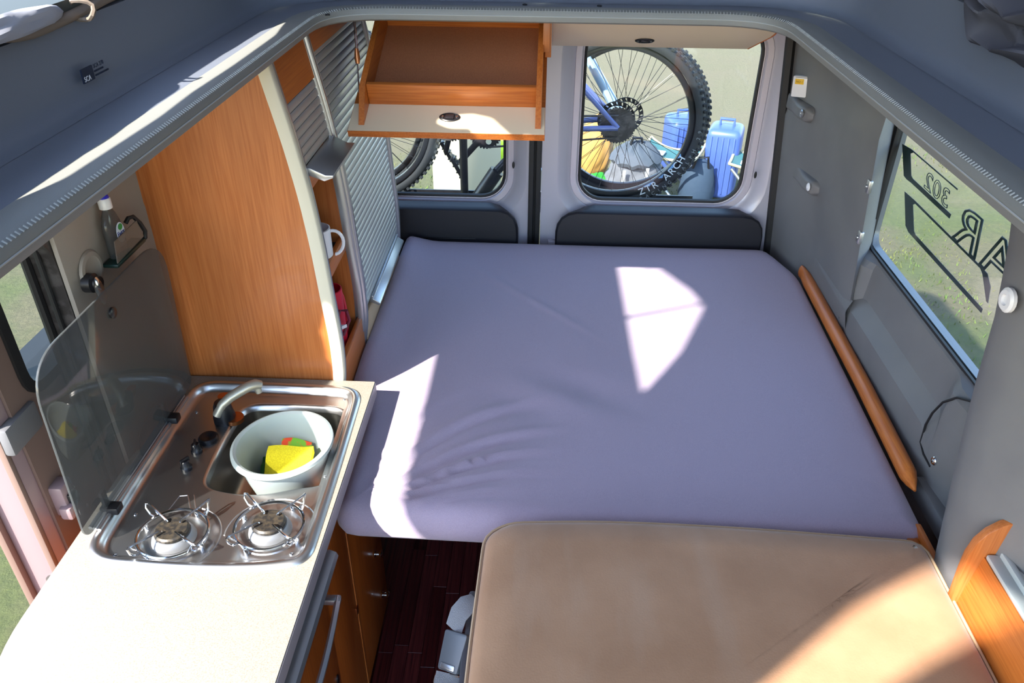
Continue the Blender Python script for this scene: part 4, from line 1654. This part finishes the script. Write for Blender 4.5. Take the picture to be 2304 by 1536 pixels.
# ============================================================ OVERHEAD LOCKERS
def build_lockers():
    ang = radians(21.2)
    A = Vector((0, 1.862, 1.348))
    D = Vector((0, cos(ang), sin(ang)))
    N = Vector((0, -sin(ang), cos(ang)))
    mx = Matrix(((1, 0, 0, 0), (0, D.y, N.y, A.y), (0, D.z, N.z, A.z), (0, 0, 0, 1)))  # local x, s, n
    t = thing('overhead_locker', 'open overhead locker flap hanging down as a brown lined cherry tray', 'locker', (-.24, 2.1, 1.42))
    bm = new()
    box(bm, -.484, -.002, 0.0, .46, -.018, -.001, mtx=mx)
    p = obj('flap_panel', bm, M['orangex'], t)
    bm = new()
    box(bm, -.483, -.003, .001, .105, -.001, 0.0, mtx=mx)
    obj('flap_lining', bm, M['cream'], p)
    # plywood layers on the front edge
    for k in range(4):
        bm = new()
        box(bm, -.4835, -.0025, -.0012, .001, -.0165 + .0045 * k, -.0140 + .0045 * k, mtx=mx)
        obj('ply_layer', bm, M['orangey'], p)
    bm = new()
    box(bm, -.455, -.025, .115, .46, -.001, .002, mtx=mx)
    obj('tray_lining', bm, M['brown'], t)
    bm = new()
    box(bm, -.445, -.022, .104, .116, 0, .058, .001, mtx=mx)
    obj('front_board', bm, M['orangex'], t)
    for x0 in (-.460, -.026):
        bm = new()
        b2 = new()
        plate(b2, [(.022, 0.0), (.095, .060), (.46, .075), (.46, 0.0)], [], 'x', x0, x0 + .014)
        merge(bm, b2, mx)
        obj('side_board', bm, M['orangey'], t)
    bm = new()
    box(bm, -.46, -.012, .448, .46, 0, .075, mtx=mx)
    obj('rear_board', bm, M['orangex'], t)
    def latch(parent, mtx):
        b = new()
        lathe(b, [(.0265, 0), (.0265, .002), (.023, .0035), (.021, .0025), (.0005, .0025)], mtx @ Matrix.Diagonal((1.0, .62, 1, 1)), 30)
        l = obj('latch', b, M['black'], parent)
        b = new()
        box(b, -.011, .011, -.009, .009, .002, .0055, .002, mtx=mtx)
        obj('latch_button', b, mat('dark_latch_button', (44, 40, 44), .3, metal=.5), l)
        b = new()
        for s in (-1, 1):
            lathe(b, [(.0028, .002), (.0028, .0042), (.0005, .0045)], mtx @ T(s * .0175, 0, 0), 10)
        obj('latch_screw', b, M['chrome'], l)
    latch(t, mx @ T(-.238, .058, 0))
    # gas strut at the left end
    bm = new()
    tube(bm, [(-.478, 2.02, 1.575), (-.472, 1.99, 1.50)], .0028, 8)
    tube(bm, [(-.472, 1.985, 1.49), (-.468, 1.955, 1.415)], .0022, 8)
    s = obj('strut_rod', bm, M['chrome'], t)
    bm = new()
    tube(bm, [(-.473, 1.993, 1.512), (-.472, 1.987, 1.490), (-.471, 1.982, 1.478)], [.005, .0075, .005], 10)
    obj('strut_knuckle', bm, M['copper'], s)

    c = thing('overhead_locker', 'closed cream overhead locker with oval black latch above the right rear window', 'locker', (.29, 2.2, 1.5))
    bm = new()
    b2 = new()
    # flap plane leans: its lower edge lies further back than its upper edge
    mf = Matrix(((1, 0, 0, 0), (0, -cos(radians(30)), -sin(radians(30)), 2.30), (0, sin(radians(30)), -cos(radians(30)), 1.462), (0, 0, 0, 1)))
    plate(b2, [(.010, 0), (.553, 0), (.590, .10), (.604, .235), (.010, .235)], [], 'z', -.016, 0, .001)
    merge(bm, b2, mf)
    f = obj('flap_panel', bm, M['cream'], c)
    latch(c, mf @ T(.262, .058, 0.0005))
    bm = new()
    tube(bm, [tuple(mf @ Vector((.556, 0, -.008))), tuple(mf @ Vector((.592, .10, -.008))), tuple(mf @ Vector((.606, .235, -.008)))], .0085, 8)
    obj('edge_band', bm, M['orangex'], c)
    bm = new()
    box(bm, .02, .56, 2.29, 2.45, 1.485, 1.578, .004)
    obj('locker_body', bm, M['cream'], c)
    bm = new()
    box(bm, -.008, .008, 2.10, 2.45, 1.475, 1.58, .001)
    box(bm, -.014, .004, 2.09, 2.10, 1.49, 1.58, .001)
    obj('partition', bm, M['orange'], c)
build_lockers()

# ============================================================ WASHING-UP BOWL AND CLOTHS
def build_bowl():
    c = Vector((-.545, 1.291, .702))
    mt = T(*c) @ Rm(-3, 'Y') @ Rm(1.5, 'X')
    b = new()
    lathe(b, [(.0005, 0.0), (.066, .0), (.074, .005), (.082, .03), (.092, .075), (.099, .118), (.101, .124), (.107, .127), (.111, .133), (.110, .140), (.104, .143), (.098, .139), (.094, .118), (.087, .075), (.077, .032), (.068, .010), (.0005, .007)], mt, 72, cap=False)
    o = obj('washing_bowl', b, M['bowl'], None)
    tag(o, 'round pale grey plastic washing-up bowl tilted in the steel sink', 'bowl')
    lip = new()
    lathe(lip, [(.004, 0), (.004, .001)], mt, 8)
    lip.free()
    def cloth(name, label, m, x0, x1, y0, y1, z, th, ang, seed, fold=0.0):
        bm = new()
        n = 14
        up, dn = [], []
        R2 = Matrix.Rotation(radians(ang), 3, 'Z')
        cx, cy = (x0 + x1) / 2, (y0 + y1) / 2
        for j in range(n + 1):
            ru, rd = [], []
            for i in range(n + 1):
                u, v = i / n - .5, j / n - .5
                p = R2 @ Vector((u * (x1 - x0), v * (y1 - y0), 0))
                zz = z + .004 * sin(5 * u + seed) + .005 * sin(4 * v * 2 + seed * 2) + fold * v
                ru.append((cx + p.x, cy + p.y, zz + th))
                rd.append((cx + p.x, cy + p.y, zz))
            up.append(ru)
            dn.append(rd)
        vu = [[bm.verts.new(p) for p in r] for r in up]
        vd = [[bm.verts.new(p) for p in r] for r in dn]
        for j in range(n):
            for i in range(n):
                bm.faces.new((vu[j][i], vu[j][i + 1], vu[j + 1][i + 1], vu[j + 1][i]))
                bm.faces.new((vd[j][i], vd[j + 1][i], vd[j + 1][i + 1], vd[j][i + 1]))
        for i in range(n):
            for a, b2 in ((0, 0), (n, n)):
                bm.faces.new((vu[a][i], vd[a][i], vd[a][i + 1], vu[a][i + 1]))
                bm.faces.new((vu[i][a], vu[i + 1][a], vd[i + 1][a], vd[i][a]))
        return tag(obj(name, bm, m, None), label, 'cloth' if 'cloth' in name else 'sponge')
    cloth('sponge', 'dark green scouring sponge at the left in the grey washing-up bowl', M['green'], -.615, -.575, 1.265, 1.335, .730, .034, 12, 1)
    cloth('printed_cloth', 'green cloth with red print under the yellow cloth in the bowl', M['print'], -.585, -.515, 1.325, 1.362, .768, .010, -6, 2, .01)
    cloth('yellow_cloth', 'folded bright yellow cloth lying in the grey washing-up bowl', M['yellow'], -.600, -.500, 1.235, 1.340, .752, .020, 6, 3, .035)
build_bowl()

# ============================================================ WALL SENSOR BOX
def build_sensor():
    y, z = 2.50, 1.312
    x = .790
    t = thing('alarm_box', 'small white square box with yellow sticker on the right rear pillar', 'alarm', (x, y, z))
    rt = T(x, y, z) @ Rm(62, 'Z') @ Rm(-3, 'X')
    bm = new()
    box(bm, -.008, .014, -.030, .030, -.032, .032, .004, mtx=rt)
    obj('case', bm, M['white'], t)
    bm = new()
    box(bm, -.0092, -.0075, -.004, .022, .008, .024, .0004, mtx=rt)
    s = obj('sticker', bm, M['sticker'], t)
    bm = new()
    FX = Matrix(((0, 0, -1, 0), (-1, 0, 0, 0), (0, 1, 0, 0), (0, 0, 0, 1)))
    text(bm, 'NO 1', .0085, rt @ T(-.0094, .019, .0130) @ FX, .0002)
    obj('sticker_print', bm, M['stickertext'], s, smooth=False)
    bm = new()
    box(bm, -.0095, -.0075, -.024, .022, .0275, .0285, mtx=rt)
    box(bm, -.0095, -.0075, -.0245, -.0230, -.022, .0285, mtx=rt)
    obj('groove', bm, M['black'], t)
build_sensor()

# ============================================================ BICYCLES ON THE REAR RACK
def wheel(t, c, m_rim, disc, cassette, letters=False, near=-1):
    """wheel in the x-z plane as parts of t; near = side that faces the van."""
    x, y, z = c
    R90 = T(x, y, z) @ Rm(90, 'X')
    bm = new()
    prof = []
    for k in range(15):
        a = radians(-115 + 230 * k / 14)
        prof.append((.336 + .030 * cos(a), .029 * sin(a)))
    lathe(bm, prof, R90, 72, cap=False)
    ty = obj('tyre', bm, M['tyre'], t)
    bm = new()
    for k in range(84):
        a = 2 * pi * k / 84
        for off in ((-.020, .004), (0.0, 0), (.020, -.004)):
            rr = .366 if off[0] == 0 else .360
            b = new()
            box(b, -.006, .006, off[0] - .007, off[0] + .007, rr - .004, rr + .006)
            merge(bm, b, T(x, y, z) @ Matrix.Rotation(a + off[1] * 4 + (.037 if off[0] else 0), 4, 'Y'))
    tr = obj('tread', bm, M['tyre'], ty, smooth=False)
    tr['kind'] = 'stuff'
    bm = new()
    lathe(bm, [(.322, -.012), (.316, -.015), (.300, -.012), (.297, 0), (.300, .012), (.316, .015), (.322, .012)], R90, 72, cap=False)
    rm = obj('rim', bm, m_rim, t)
    bm = new()
    for k in range(32):
        a = 2 * pi * k / 32
        s = 1 if k % 2 else -1
        ah = a + (0.55 if (k // 2) % 2 else -0.55)
        tube(bm, [(x + .022 * sin(ah + 1.2 * (1 if (k // 2) % 2 else -1)), y + s * .026, z + .022 * cos(ah + 1.2 * (1 if (k // 2) % 2 else -1))), (x + .299 * sin(a), y, z + .299 * cos(a))], .0011, 4)
    sp = obj('spokes', bm, M['rim'], t)
    sp['kind'] = 'stuff'
    bm = new()
    lathe(bm, [(.008, -.055), (.012, -.05), (.024, -.03), (.014, -.02), (.014, .02), (.024, .03), (.012, .05), (.008, .055)], R90, 20)
    hb = obj('hub', bm, M['black'], t)
    if disc:
        bm = new()
        ys = y - near * .045
        ring_o = [(x + .080 * cos(2 * pi * k / 48), z + .080 * sin(2 * pi * k / 48)) for k in range(48)]
        holes = []
        for k in range(20):
            a = 2 * pi * k / 20
            holes.append([(x + .071 * cos(a + d) + dx * cos(a), z + .071 * sin(a + d) + dx * sin(a)) for d, dx in ((-.05, -.006), (.03, -.006), (.09, .005), (.01, .005))])
        holes.append([(x + .060 * cos(-2 * pi * k / 30), z + .060 * sin(-2 * pi * k / 30)) for k in range(30)])
        plate(bm, ring_o, holes, 'y', ys - .001, ys + .001)
        for k in range(5):
            a = 2 * pi * k / 5
            tube(bm, [(x + .02 * cos(a), ys, z + .02 * sin(a)), (x + .063 * cos(a + .5), ys, z + .063 * sin(a + .5))], .003, 5)
        obj('disc_rotor', bm, M['black'], hb)
    if cassette:
        bm = new()
        for k, r in enumerate((.072, .064, .056, .048, .041, .034, .028)):
            ys = y + near * (.030 + .004 * k)
            n = int(r * 2 * pi / .0127)
            lp = []
            for i in range(n):
                for f, q in ((0, 0), (.3, .005), (.6, .005), (.85, 0)):
                    a = 2 * pi * (i + f) / n
                    lp.append((x + (r + q) * cos(a), z + (r + q) * sin(a)))
            hl = [[(x + r * .72 * cos(2 * pi * j / 8) + r * .12 * cos(2 * pi * i / 6), z + r * .72 * sin(2 * pi * j / 8) + r * .12 * sin(2 * pi * i / 6)) for i in range(6)] for j in range(8)]
            plate(bm, lp, hl, 'y', ys - .0008, ys + .0008)
        obj('cassette', bm, M['darkmetal'], hb)
    if letters:
        def arc(s, size, r, a0, step, m, pa, outline=0):
            b = new()
            for i, ch in enumerate(s):
                if ch == ' ':
                    continue
                a = radians(a0 + step * i)
                # characters stand on the circle, seen from -y; baseline outside, tops to the hub
                mt = T(x, y + near * .0305, z) @ Matrix.Rotation(-a, 4, 'Y') @ T(0, 0, -r) @ Rm(90, 'X')
                text(b, ch, size, mt, .0006, align='CENTER')
            return obj('lettering', b, m, pa, smooth=False)
        arc('ZTR ARCH', .042, .328, 24, 5.6, M['lettering'], rm)
        arc('RACING RALPH 29', .022, .352, 22, 4.6, M['greylettering'], ty)
        b = new()
        for a0, w in ((26, 10), (40, 6), (50, 9), (62, 5)):
            pts = []
            for q, rr in ((0, .302), (.5, .314), (1, .302)):
                a = radians(a0 + w * q)
                pts.append((x + rr * sin(a), z - rr * cos(a)))
            plate(b, pts, [], 'y', y + near * .0165, y + near * .0158)
        obj('rim_graphic', b, mat('pale_blue_graphic', (120, 170, 220), .5), rm, smooth=False)

def tubes(t, name, segs, m, parent=None):
    bm = new()
    for pts, r in segs:
        tube(bm, pts, r, 10)
    return obj(name, bm, m, parent or t)

def crankset(t, c, near, ang):
    x, y, z = c
    bm = new()
    n = 32
    lp = []
    for i in range(n):
        for f, q in ((0, 0), (.3, .006), (.6, .006), (.85, 0)):
            a = 2 * pi * (i + f) / n
            lp.append((x + (.066 + q) * cos(a), z + (.066 + q) * sin(a)))
    hl = [[(x + .042 * cos(2 * pi * j / 5) + .013 * cos(2 * pi * i / 8), z + .042 * sin(2 * pi * j / 5) + .013 * sin(2 * pi * i / 8)) for i in range(8)] for j in range(5)]
    plate(bm, lp, hl, 'y', y + near * .05, y + near * .047)
    obj('chainring', bm, M['black'], t)
    for s in (near, -near):
        a = radians(ang + (180 if s != near else 0))
        ex, ez = x + .172 * cos(a), z + .172 * sin(a)
        bm = new()
        ca, sa = cos(a), sin(a)
        prof = [(-.018, -.016), (.06, -.013), (.165, -.012), (.184, 0), (.165, .012), (.06, .013), (-.018, .016), (-.026, 0)]
        plate(bm, [(x + u * ca - v * sa, z + u * sa + v * ca) for u, v in prof], [], 'y', y + s * .062, y + s * .078, .003)
        k = obj('crank_arm', bm, M['black'], t)
        bm = new()
        box(bm, -.048, .048, -.05 if s < 0 else 0, 0 if s < 0 else .05, -.009, .009, .003, mtx=T(ex, y + s * .09, ez) @ Rm(62, 'Y'))
        for q in (-.04, -.015, .015, .04):
            b = new()
            box(b, q - .003, q + .003, -.045 if s < 0 else .005, -.005 if s < 0 else .045, .008, .014)
            box(b, q - .003, q + .003, -.045 if s < 0 else .005, -.005 if s < 0 else .045, -.014, -.008)
            merge(bm, b, T(ex, y + s * .09, ez) @ Rm(62, 'Y'))
        obj('pedal', bm, M['black'], k)

def chain(t, a, ra, b, rb, y):
    bm = new()
    for s in (1, -1):
        tube(bm, [(a[0], y, a[1] + s * ra), (b[0], y, b[1] + s * rb)], .0045, 6)
    obj('chain', bm, M['darkmetal'], t)

def bike(label, rear, front, bb, m, mf, near, cassette_near, letters, crank_ang):
    t = thing('bicycle', label, 'bicycle', (rear[0], rear[1], rear[2] - .37), 'mountain bikes on the rear rack')
    wheel(t, rear, M['rim'], True, True, letters, near)
    wheel(t, front, M['rim'], True, False, False, near)
    sg = 1 if front[0] > rear[0] else -1
    y = rear[1]
    st = (bb[0] - sg * .20, y, bb[2] + .44)
    ht = (front[0] - sg * .30, y, front[2] + .50)
    hb = (front[0] - sg * .255, y, front[2] + .40)
    tubes(t, 'frame', [
        ([(bb[0], y, bb[2]), st], .018), ([st, ht], .019), ([(bb[0], y, bb[2]), hb], .024), ([ht, hb], .024),
        ([(bb[0], y + .035, bb[2]), (rear[0], y + .066, rear[2])], .012), ([(bb[0], y - .035, bb[2]), (rear[0], y - .066, rear[2])], .012),
        ([(st[0], y + .03, st[2] - .06), (rear[0], y + .066, rear[2])], .010), ([(st[0], y - .03, st[2] - .06), (rear[0], y - .066, rear[2])], .010)], m)
    fc = (front[0] - sg * .21, y, front[2] + .30)
    tubes(t, 'fork', [
        ([hb, fc], .020), ([(fc[0], y - .06, fc[2]), (fc[0], y + .06, fc[2])], .020),
        ([(fc[0], y - .065, fc[2]), (front[0] - sg * .02, y - .062, front[2])], [.015, .020]), ([(fc[0], y + .065, fc[2]), (front[0] - sg * .02, y + .062, front[2])], [.015, .020])], mf)
    bm = new()
    tube(bm, [ht, (ht[0] + sg * .02, y, ht[2] + .08)], .016, 10)
    tube(bm, [(ht[0] + sg * .05, y - .32, ht[2] + .10), (ht[0] + sg * .05, y - .05, ht[2] + .085), (ht[0] + sg * .05, y + .05, ht[2] + .085), (ht[0] + sg * .05, y + .32, ht[2] + .10)], .014, 10)
    obj('handlebar', bm, M['black'], t)
    bm = new()
    tube(bm, [st, (st[0] - sg * .06, y, st[2] + .16)], .014, 10)
    loops = []
    for k in range(9):
        s = k / 8
        w = .012 + .055 * smooth(.3, 1, s)
        xx = st[0] - sg * (-.10 + .26 * s) - sg * .06
        loops.append([(xx, y + w * cos(2 * pi * i / 12), st[2] + .18 + .02 * sin(2 * pi * i / 12)) for i in range(12)])
    loft(bm, loops, True, True, True)
    obj('saddle', bm, M['black'], t)
    crankset(t, bb, near, crank_ang)
    chain(t, (bb[0], bb[2]), .066, (rear[0], rear[2]), .045, y + near * .048)
    return t

bike('nearer mountain bike with blue frame and lettered tyre behind the right rear window', (.298, 3.27, .95), (-.81, 3.27, .94), (-.252, 3.27, .915), M['frameblue'], M['black'], -1, True, True, 229)
bike('further mountain bike with pale blue fork and cranks behind the rear windows', (-.87, 3.46, .90), (.354, 3.46, .915), (-.42, 3.46, .88), M['black'], M['framepale'], -1, True, False, 75)

def build_rack():
    t = thing('bike_rack', 'black bicycle rack with upright post and wheel trays behind the rear doors', 'bike rack', (-.3, 3.1, .5))
    bm = new()
    tube(bm, [(-.325, 3.02, .2), (-.325, 3.02, 1.5)], .016, 10)
    tube(bm, [(.45, 3.02, .2), (.45, 3.02, .6)], .016, 10)
    obj('post', bm, M['black'], t)
    for y, x0, x1, z in ((3.27, -1.1, .62, .555), (3.46, -1.15, .70, .515)):
        bm = new()
        plate(bm, [(y - .04, z + .03), (y - .032, z + .03), (y - .028, z + .006), (y + .028, z + .006), (y + .032, z + .03), (y + .04, z + .03), (y + .036, z), (y - .036, z)], [], 'x', x0, x1)
        obj('wheel_tray', bm, M['black'], t)
    bm = new()
    for x in (-.325, .45):
        tube(bm, [(x, 2.70, .40), (x, 3.0, .46), (x, 3.70, .46)], .015, 10)
    obj('support_arm', bm, M['black'], t)
    # second pad arm holding a frame, seen low in the left window
    bm = new()
    tube(bm, [(-.19, 3.0, .83), (-.265, 3.0, .715)], .030, 14)
    tube(bm, [(-.19, 3.0, .83), (-.10, 3.03, .92)], .018, 10)
    obj('clamp_arm', bm, M['black'], t)
build_rack()

# ============================================================ THINGS ON THE GRASS BEHIND THE VAN
G = -.5
def build_suitcase(name, label, x, y, w, d, h, ang):
    t = thing(name, label, 'suitcase', (x, y, G))
    rt = T(x, y, G) @ Rm(ang, 'Z')
    bm = new()
    box(bm, -w / 2, w / 2, -d / 2, d / 2, .05, h, .05, 4, mtx=rt)
    obj('shell', bm, M['suitcase'], t)
    bm = new()
    for k in range(5):
        xx = -w / 2 + w * (k + 1) / 6
        box(bm, xx - .006, xx + .006, -d / 2 - .008, d / 2 + .008, .10, h - .05, .003, mtx=rt)
    obj('rib', bm, M['suitcase'], t)
    bm = new()
    merge(bm, tube(new(), [(-w * .2, 0, h - .01), (-w * .2, 0, h + .05), (w * .2, 0, h + .05), (w * .2, 0, h - .01)], .012, 8), rt)
    obj('handle', bm, M['suitcase'], t)
    for sx in (-1, 1):
        for sy in (-1, 1):
            bm = new()
            merge(bm, lathe(new(), [(.006, -.012), (.03, -.012), (.03, .012), (.006, .012)], T(sx * w * .36, sy * d * .3, .03) @ Rm(90, 'X'), 14), rt)
            obj('castor', bm, M['black'], t)
build_suitcase('suitcase', 'upright blue suitcase standing further back behind the bicycle spokes', 1.14, 6.55, .24, .30, .52, 10)
build_suitcase('suitcase', 'ribbed blue suitcase standing nearer to the van beside the dark bag', 1.40, 6.05, .26, .30, .60, -18)
def build_bag():
    t = thing('holdall', 'dark bag leaning on the blue suitcase behind the bicycle tyre', 'bag', (1.20, 5.88, G))
    bm = new()
    loops = []
    for z, s in ((0, .6), (.02, .9), (.12, 1.05), (.24, 1.0), (.33, .8), (.38, .4), (.39, .1)):
        loops.append([(1.20 + .13 * s * cos(2 * pi * k / 20) * (1 + .08 * sin(3 * k + z * 20)), 5.88 + .09 * s * sin(2 * pi * k / 20), G + z) for k in range(20)])
    loft(bm, loops, True, True, True)
    obj('bag_body', bm, mat('dark_bag_cloth', (34, 52, 72), .8, bump=(40, .5)), t)
    bm = new()
    tube(bm, [(1.14, 5.83, G + .33), (1.16, 5.80, G + .43), (1.24, 5.80, G + .43), (1.26, 5.83, G + .33)], .01, 8)
    obj('handle', bm, M['black'], t)
build_bag()

def build_stool(label, x, y, h, ang):
    t = thing('folding_stool', label, 'stool', (x, y, G), 'folding stools on the grass')
    rt = T(x, y, G) @ Rm(ang, 'Z')
    bm = new()
    rows_u, rows_d = [], []
    n = 14
    for j in range(n + 1):
        v = j / n - .5
        wv = .20 - .07 * (1 - (2 * v) ** 2)
        ru, rd = [], []
        for i in range(n + 1):
            u = i / n - .5
            z = h - .05 * (1 - (2 * v) ** 2) + .02 * (2 * u) ** 2
            ru.append((v * .44, u * 2 * wv, z + .006))
            rd.append((v * .44, u * 2 * wv, z - .006))
        rows_u.append(ru)
        rows_d.append(rd)
    loft(bm, rows_u, closed=False)
    loft(bm, rows_d, closed=False)
    b2 = new()
    merge(b2, bm, rt)
    obj('seat', b2, M['teal'], t)
    bm = new()
    lp = [rows_u[0][i] for i in range(n + 1)] + [rows_u[j][n] for j in range(1, n + 1)] + [rows_u[n][i] for i in range(n - 1, -1, -1)] + [rows_u[j][0] for j in range(n - 1, 0, -1)]
    merge(bm, tube(new(), lp, .011, 6, closed=True), rt)
    obj('seat_edge', bm, mat('cream_piping', (150, 142, 116), .7), t)
    bm = new()
    merge(bm, box(new(), -.15, -.05, -.04, .04, h - .03, h - .018, .003), rt)
    obj('label_patch', bm, M['lettering'], t)
    for sx in (-1, 1):
        for sy in (-1, 1):
            bm = new()
            merge(bm, tube(new(), [(sx * .20, sy * .17, h - .02), (-sx * .19, sy * .17, 0.0)], .011, 8), rt)
            obj('leg', bm, M['alu'], t)
    for sx in (-1, 1):
        bm = new()
        merge(bm, tube(new(), [(sx * .18, -.17, .02), (sx * .18, .17, .02)], .010, 8), rt)
        obj('foot_bar', bm, M['alu'], t)
build_stool('teal folding stool with cream edge seen through the bicycle spokes', .98, 5.95, .42, -22)
build_stool('teal folding stool with cream edge at the far right of the right rear window', 1.63, 5.75, .42, -18)

def build_backpack():
    x, y = .68, 5.75
    t = thing('backpack', 'grey backpack with pale straps standing on the grass under the bicycle wheel', 'backpack', (x, y, G))
    rnd = random.Random(12)
    bm = new()
    loops = []
    n = 48
    for q in range(25):
        z = .54 * q / 24
        s = interp([(0, .72), (.03, 1.0), (.18, 1.08), (.34, 1.0), (.45, .82), (.50, .6), (.54, .12)], z)
        lp = []
        for k in range(n):
            a = 2 * pi * k / n
            w = 1 + .05 * sin(4 * a + z * 30) + .04 * sin(7 * a - z * 47) + .03 * sin(11 * a + z * 90)
            lp.append((x + .20 * s * w * cos(a) + .03 * z, y + .15 * s * w * sin(a), G + z + .01 * sin(3 * a + z * 20)))
        loops.append(lp)
    loft(bm, loops, True, True, True)
    obj('pack_body', bm, M['pack'], t)
    bm = new()
    loops = []
    for z, s in ((.06, .5), (.09, 1), (.17, 1.06), (.26, 1), (.30, .5)):
        loops.append([(x + .02 + .11 * s * cos(2 * pi * k / 20) * (1 + .05 * sin(5 * k)), y - .14 + .05 * s * sin(2 * pi * k / 20), G + z) for k in range(20)])
    loft(bm, loops, True, True, True)
    obj('front_pocket', bm, mat('mid_grey_pocket', (104, 108, 112), .85), t)
    # lid flap folded over the top
    bm = new()
    loops = []
    for z, s in ((.40, .95), (.43, 1.04), (.49, .86), (.545, .45), (.56, .08)):
        loops.append([(x + .01 + .19 * s * cos(2 * pi * k / 28) * (1 + .05 * sin(6 * k + z * 40)), y - .01 + .155 * s * sin(2 * pi * k / 28), G + z + .012 * sin(4 * k)) for k in range(28)])
    loft(bm, loops, True, True, True)
    obj('lid_flap', bm, mat('dark_grey_flap', (58, 66, 76), .85, bump=(50, .6)), t)
    for dx, z0, z1, lean in ((-.12, .05, .40, .03), (-.02, .05, .30, -.01), (.06, .06, .42, .02), (.14, .05, .33, -.03)):
        bm = new()
        rows = []
        for k in range(9):
            f = k / 8
            px, pz = x + dx + lean * f, G + z0 + (z1 - z0) * f
            py = y - .205 + .02 * f + .006 * sin(f * 9 + dx * 30)
            rows.append([(px - .012, py, pz), (px + .012, py, pz), (px + .012, py + .004, pz), (px - .012, py + .004, pz)])
        loft(bm, rows, True, True, True)
        obj('strap', bm, mat('pale_strap', (150, 150, 148), .8) if 'pale_strap' not in bpy.data.materials else bpy.data.materials['pale_strap'], t)
        bm = new()
        box(bm, x + dx - .02, x + dx + .02, y - .222, y - .208, G + z0 + .10, G + z0 + .125, .003)
        obj('strap_buckle', bm, M['black'], t)
    bm = new()
    tube(bm, [(x - .05, y - .03, G + .53), (x - .03, y - .05, G + .60), (x + .03, y - .05, G + .60), (x + .05, y - .03, G + .53)], .010, 8)
    obj('grab_loop', bm, M['black'], t)
build_backpack()

def blob(name, label, cat, c, r, sq, m, seed, amp):
    bm = new()
    rnd = random.Random(seed)
    bmesh.ops.create_icosphere(bm, subdivisions=4, radius=1)
    ph = [rnd.uniform(0, 6) for _ in range(6)]
    for v in bm.verts:
        p = v.co.copy()
        f = 1 + amp * (sin(6 * p.x + ph[0]) * sin(5 * p.y + ph[1]) + .5 * sin(13 * p.z + ph[2]) * sin(11 * p.x + ph[3]) + .4 * sin(23 * p.y + ph[4]))
        v.co = Vector((c[0] + p.x * r * sq[0] * f, c[1] + p.y * r * sq[1] * f, c[2] + p.z * r * sq[2] * f))
    return tag(obj(name, bm, m, None), label, cat)
blob('plush_cushion', 'bright green fluffy bundle on the grass at the left of the right rear window', 'bundle', (.40, 5.85, G + .13), .13, (1.0, .8, 1.0), M['plush'], 2, .10)
blob('amber_sack', 'amber coloured sack behind the bicycle cassette', 'bag', (.42, 6.35, G + .30), .14, (1.0, .8, 1.9), M['amber'], 5, .06)
def build_bottle2():
    x, y = .60, 5.50
    t = thing('drinks_bottle', 'small round blue bottle with white cap in front of the grey backpack', 'bottle', (x, y, G))
    bm = new()
    lathe(bm, [(.0005, 0), (.055, .0), (.072, .03), (.074, .07), (.055, .115), (.022, .13), (.018, .15)], T(x, y, G), 24, cap=False)
    obj('bottle_body', bm, M['bluebottle'], t)
    bm = new()
    lathe(bm, [(.022, .145), (.022, .17), (.0005, .175)], T(x, y, G), 16)
    obj('cap', bm, M['white'], t)
    t = thing('tumbler', 'small red and white tumbler left of the blue bottle on the grass', 'cup', (.46, 5.5, G))
    bm = new()
    lathe(bm, [(.0005, 0), (.025, 0), (.032, .05)], T(.46, 5.5, G), 18, cap=False)
    c = obj('base', bm, M['white'], t)
    bm = new()
    lathe(bm, [(.032, .05), (.036, .10), (.033, .10), (.0005, .06)], T(.46, 5.5, G), 18, cap=False)
    obj('rim', bm, M['red'], t)
build_bottle2()

def build_camp_things():
    t = thing('camp_cabinet', 'tall cream white camping cupboard panel standing behind the bicycle cranks', 'cabinet', (-.63, 5.25, G))
    rt = T(-.63, 5.25, G) @ Rm(-38, 'Z')
    bm = new()
    box(bm, -.02, .26, -.2, .2, .05, 1.05, .01, mtx=rt)
    obj('body', bm, M['creamboard'], t)
    bm = new()
    box(bm, -.04, .28, -.22, .22, 1.05, 1.075, .006, mtx=rt)
    obj('top', bm, M['creamboard'], t)
    bm = new()
    for sx in (-1, 1):
        for sy in (-1, 1):
            b = new()
            box(b, .12 + sx * .11 - .015, .12 + sx * .11 + .015, sy * .17 - .015, sy * .17 + .015, 0, .05)
            merge(bm, b, rt)
    obj('foot', bm, M['alu'], t)
    s = thing('folding_table', 'pale blue folding table beside the cream cupboard behind the left rear window', 'table', (-.2, 5.7, G))
    bm = new()
    box(bm, -.42, .0, 5.5, 5.9, G + .40, G + .425, .008)
    obj('table_top', bm, M['paleblue'], s)
    for sx in (-.39, -.03):
        for yy in (5.53, 5.87):
            bm = new()
            tube(bm, [(sx, yy, G), (sx, yy, G + .40)], .012, 8)
            obj('leg', bm, M['alu'], s)
    bm = new()
    box(bm, -.41, -.01, 5.5, 5.518, G + .2, G + .24, .004)
    obj('cross_bar', bm, M['lettering'], s)
    blob('ball', 'lime yellow ball on the pale blue folding table', 'ball', (-.34, 5.66, G + .425 + .075), .075, (1, 1, 1), M['lime'], 8, .0)
build_camp_things()
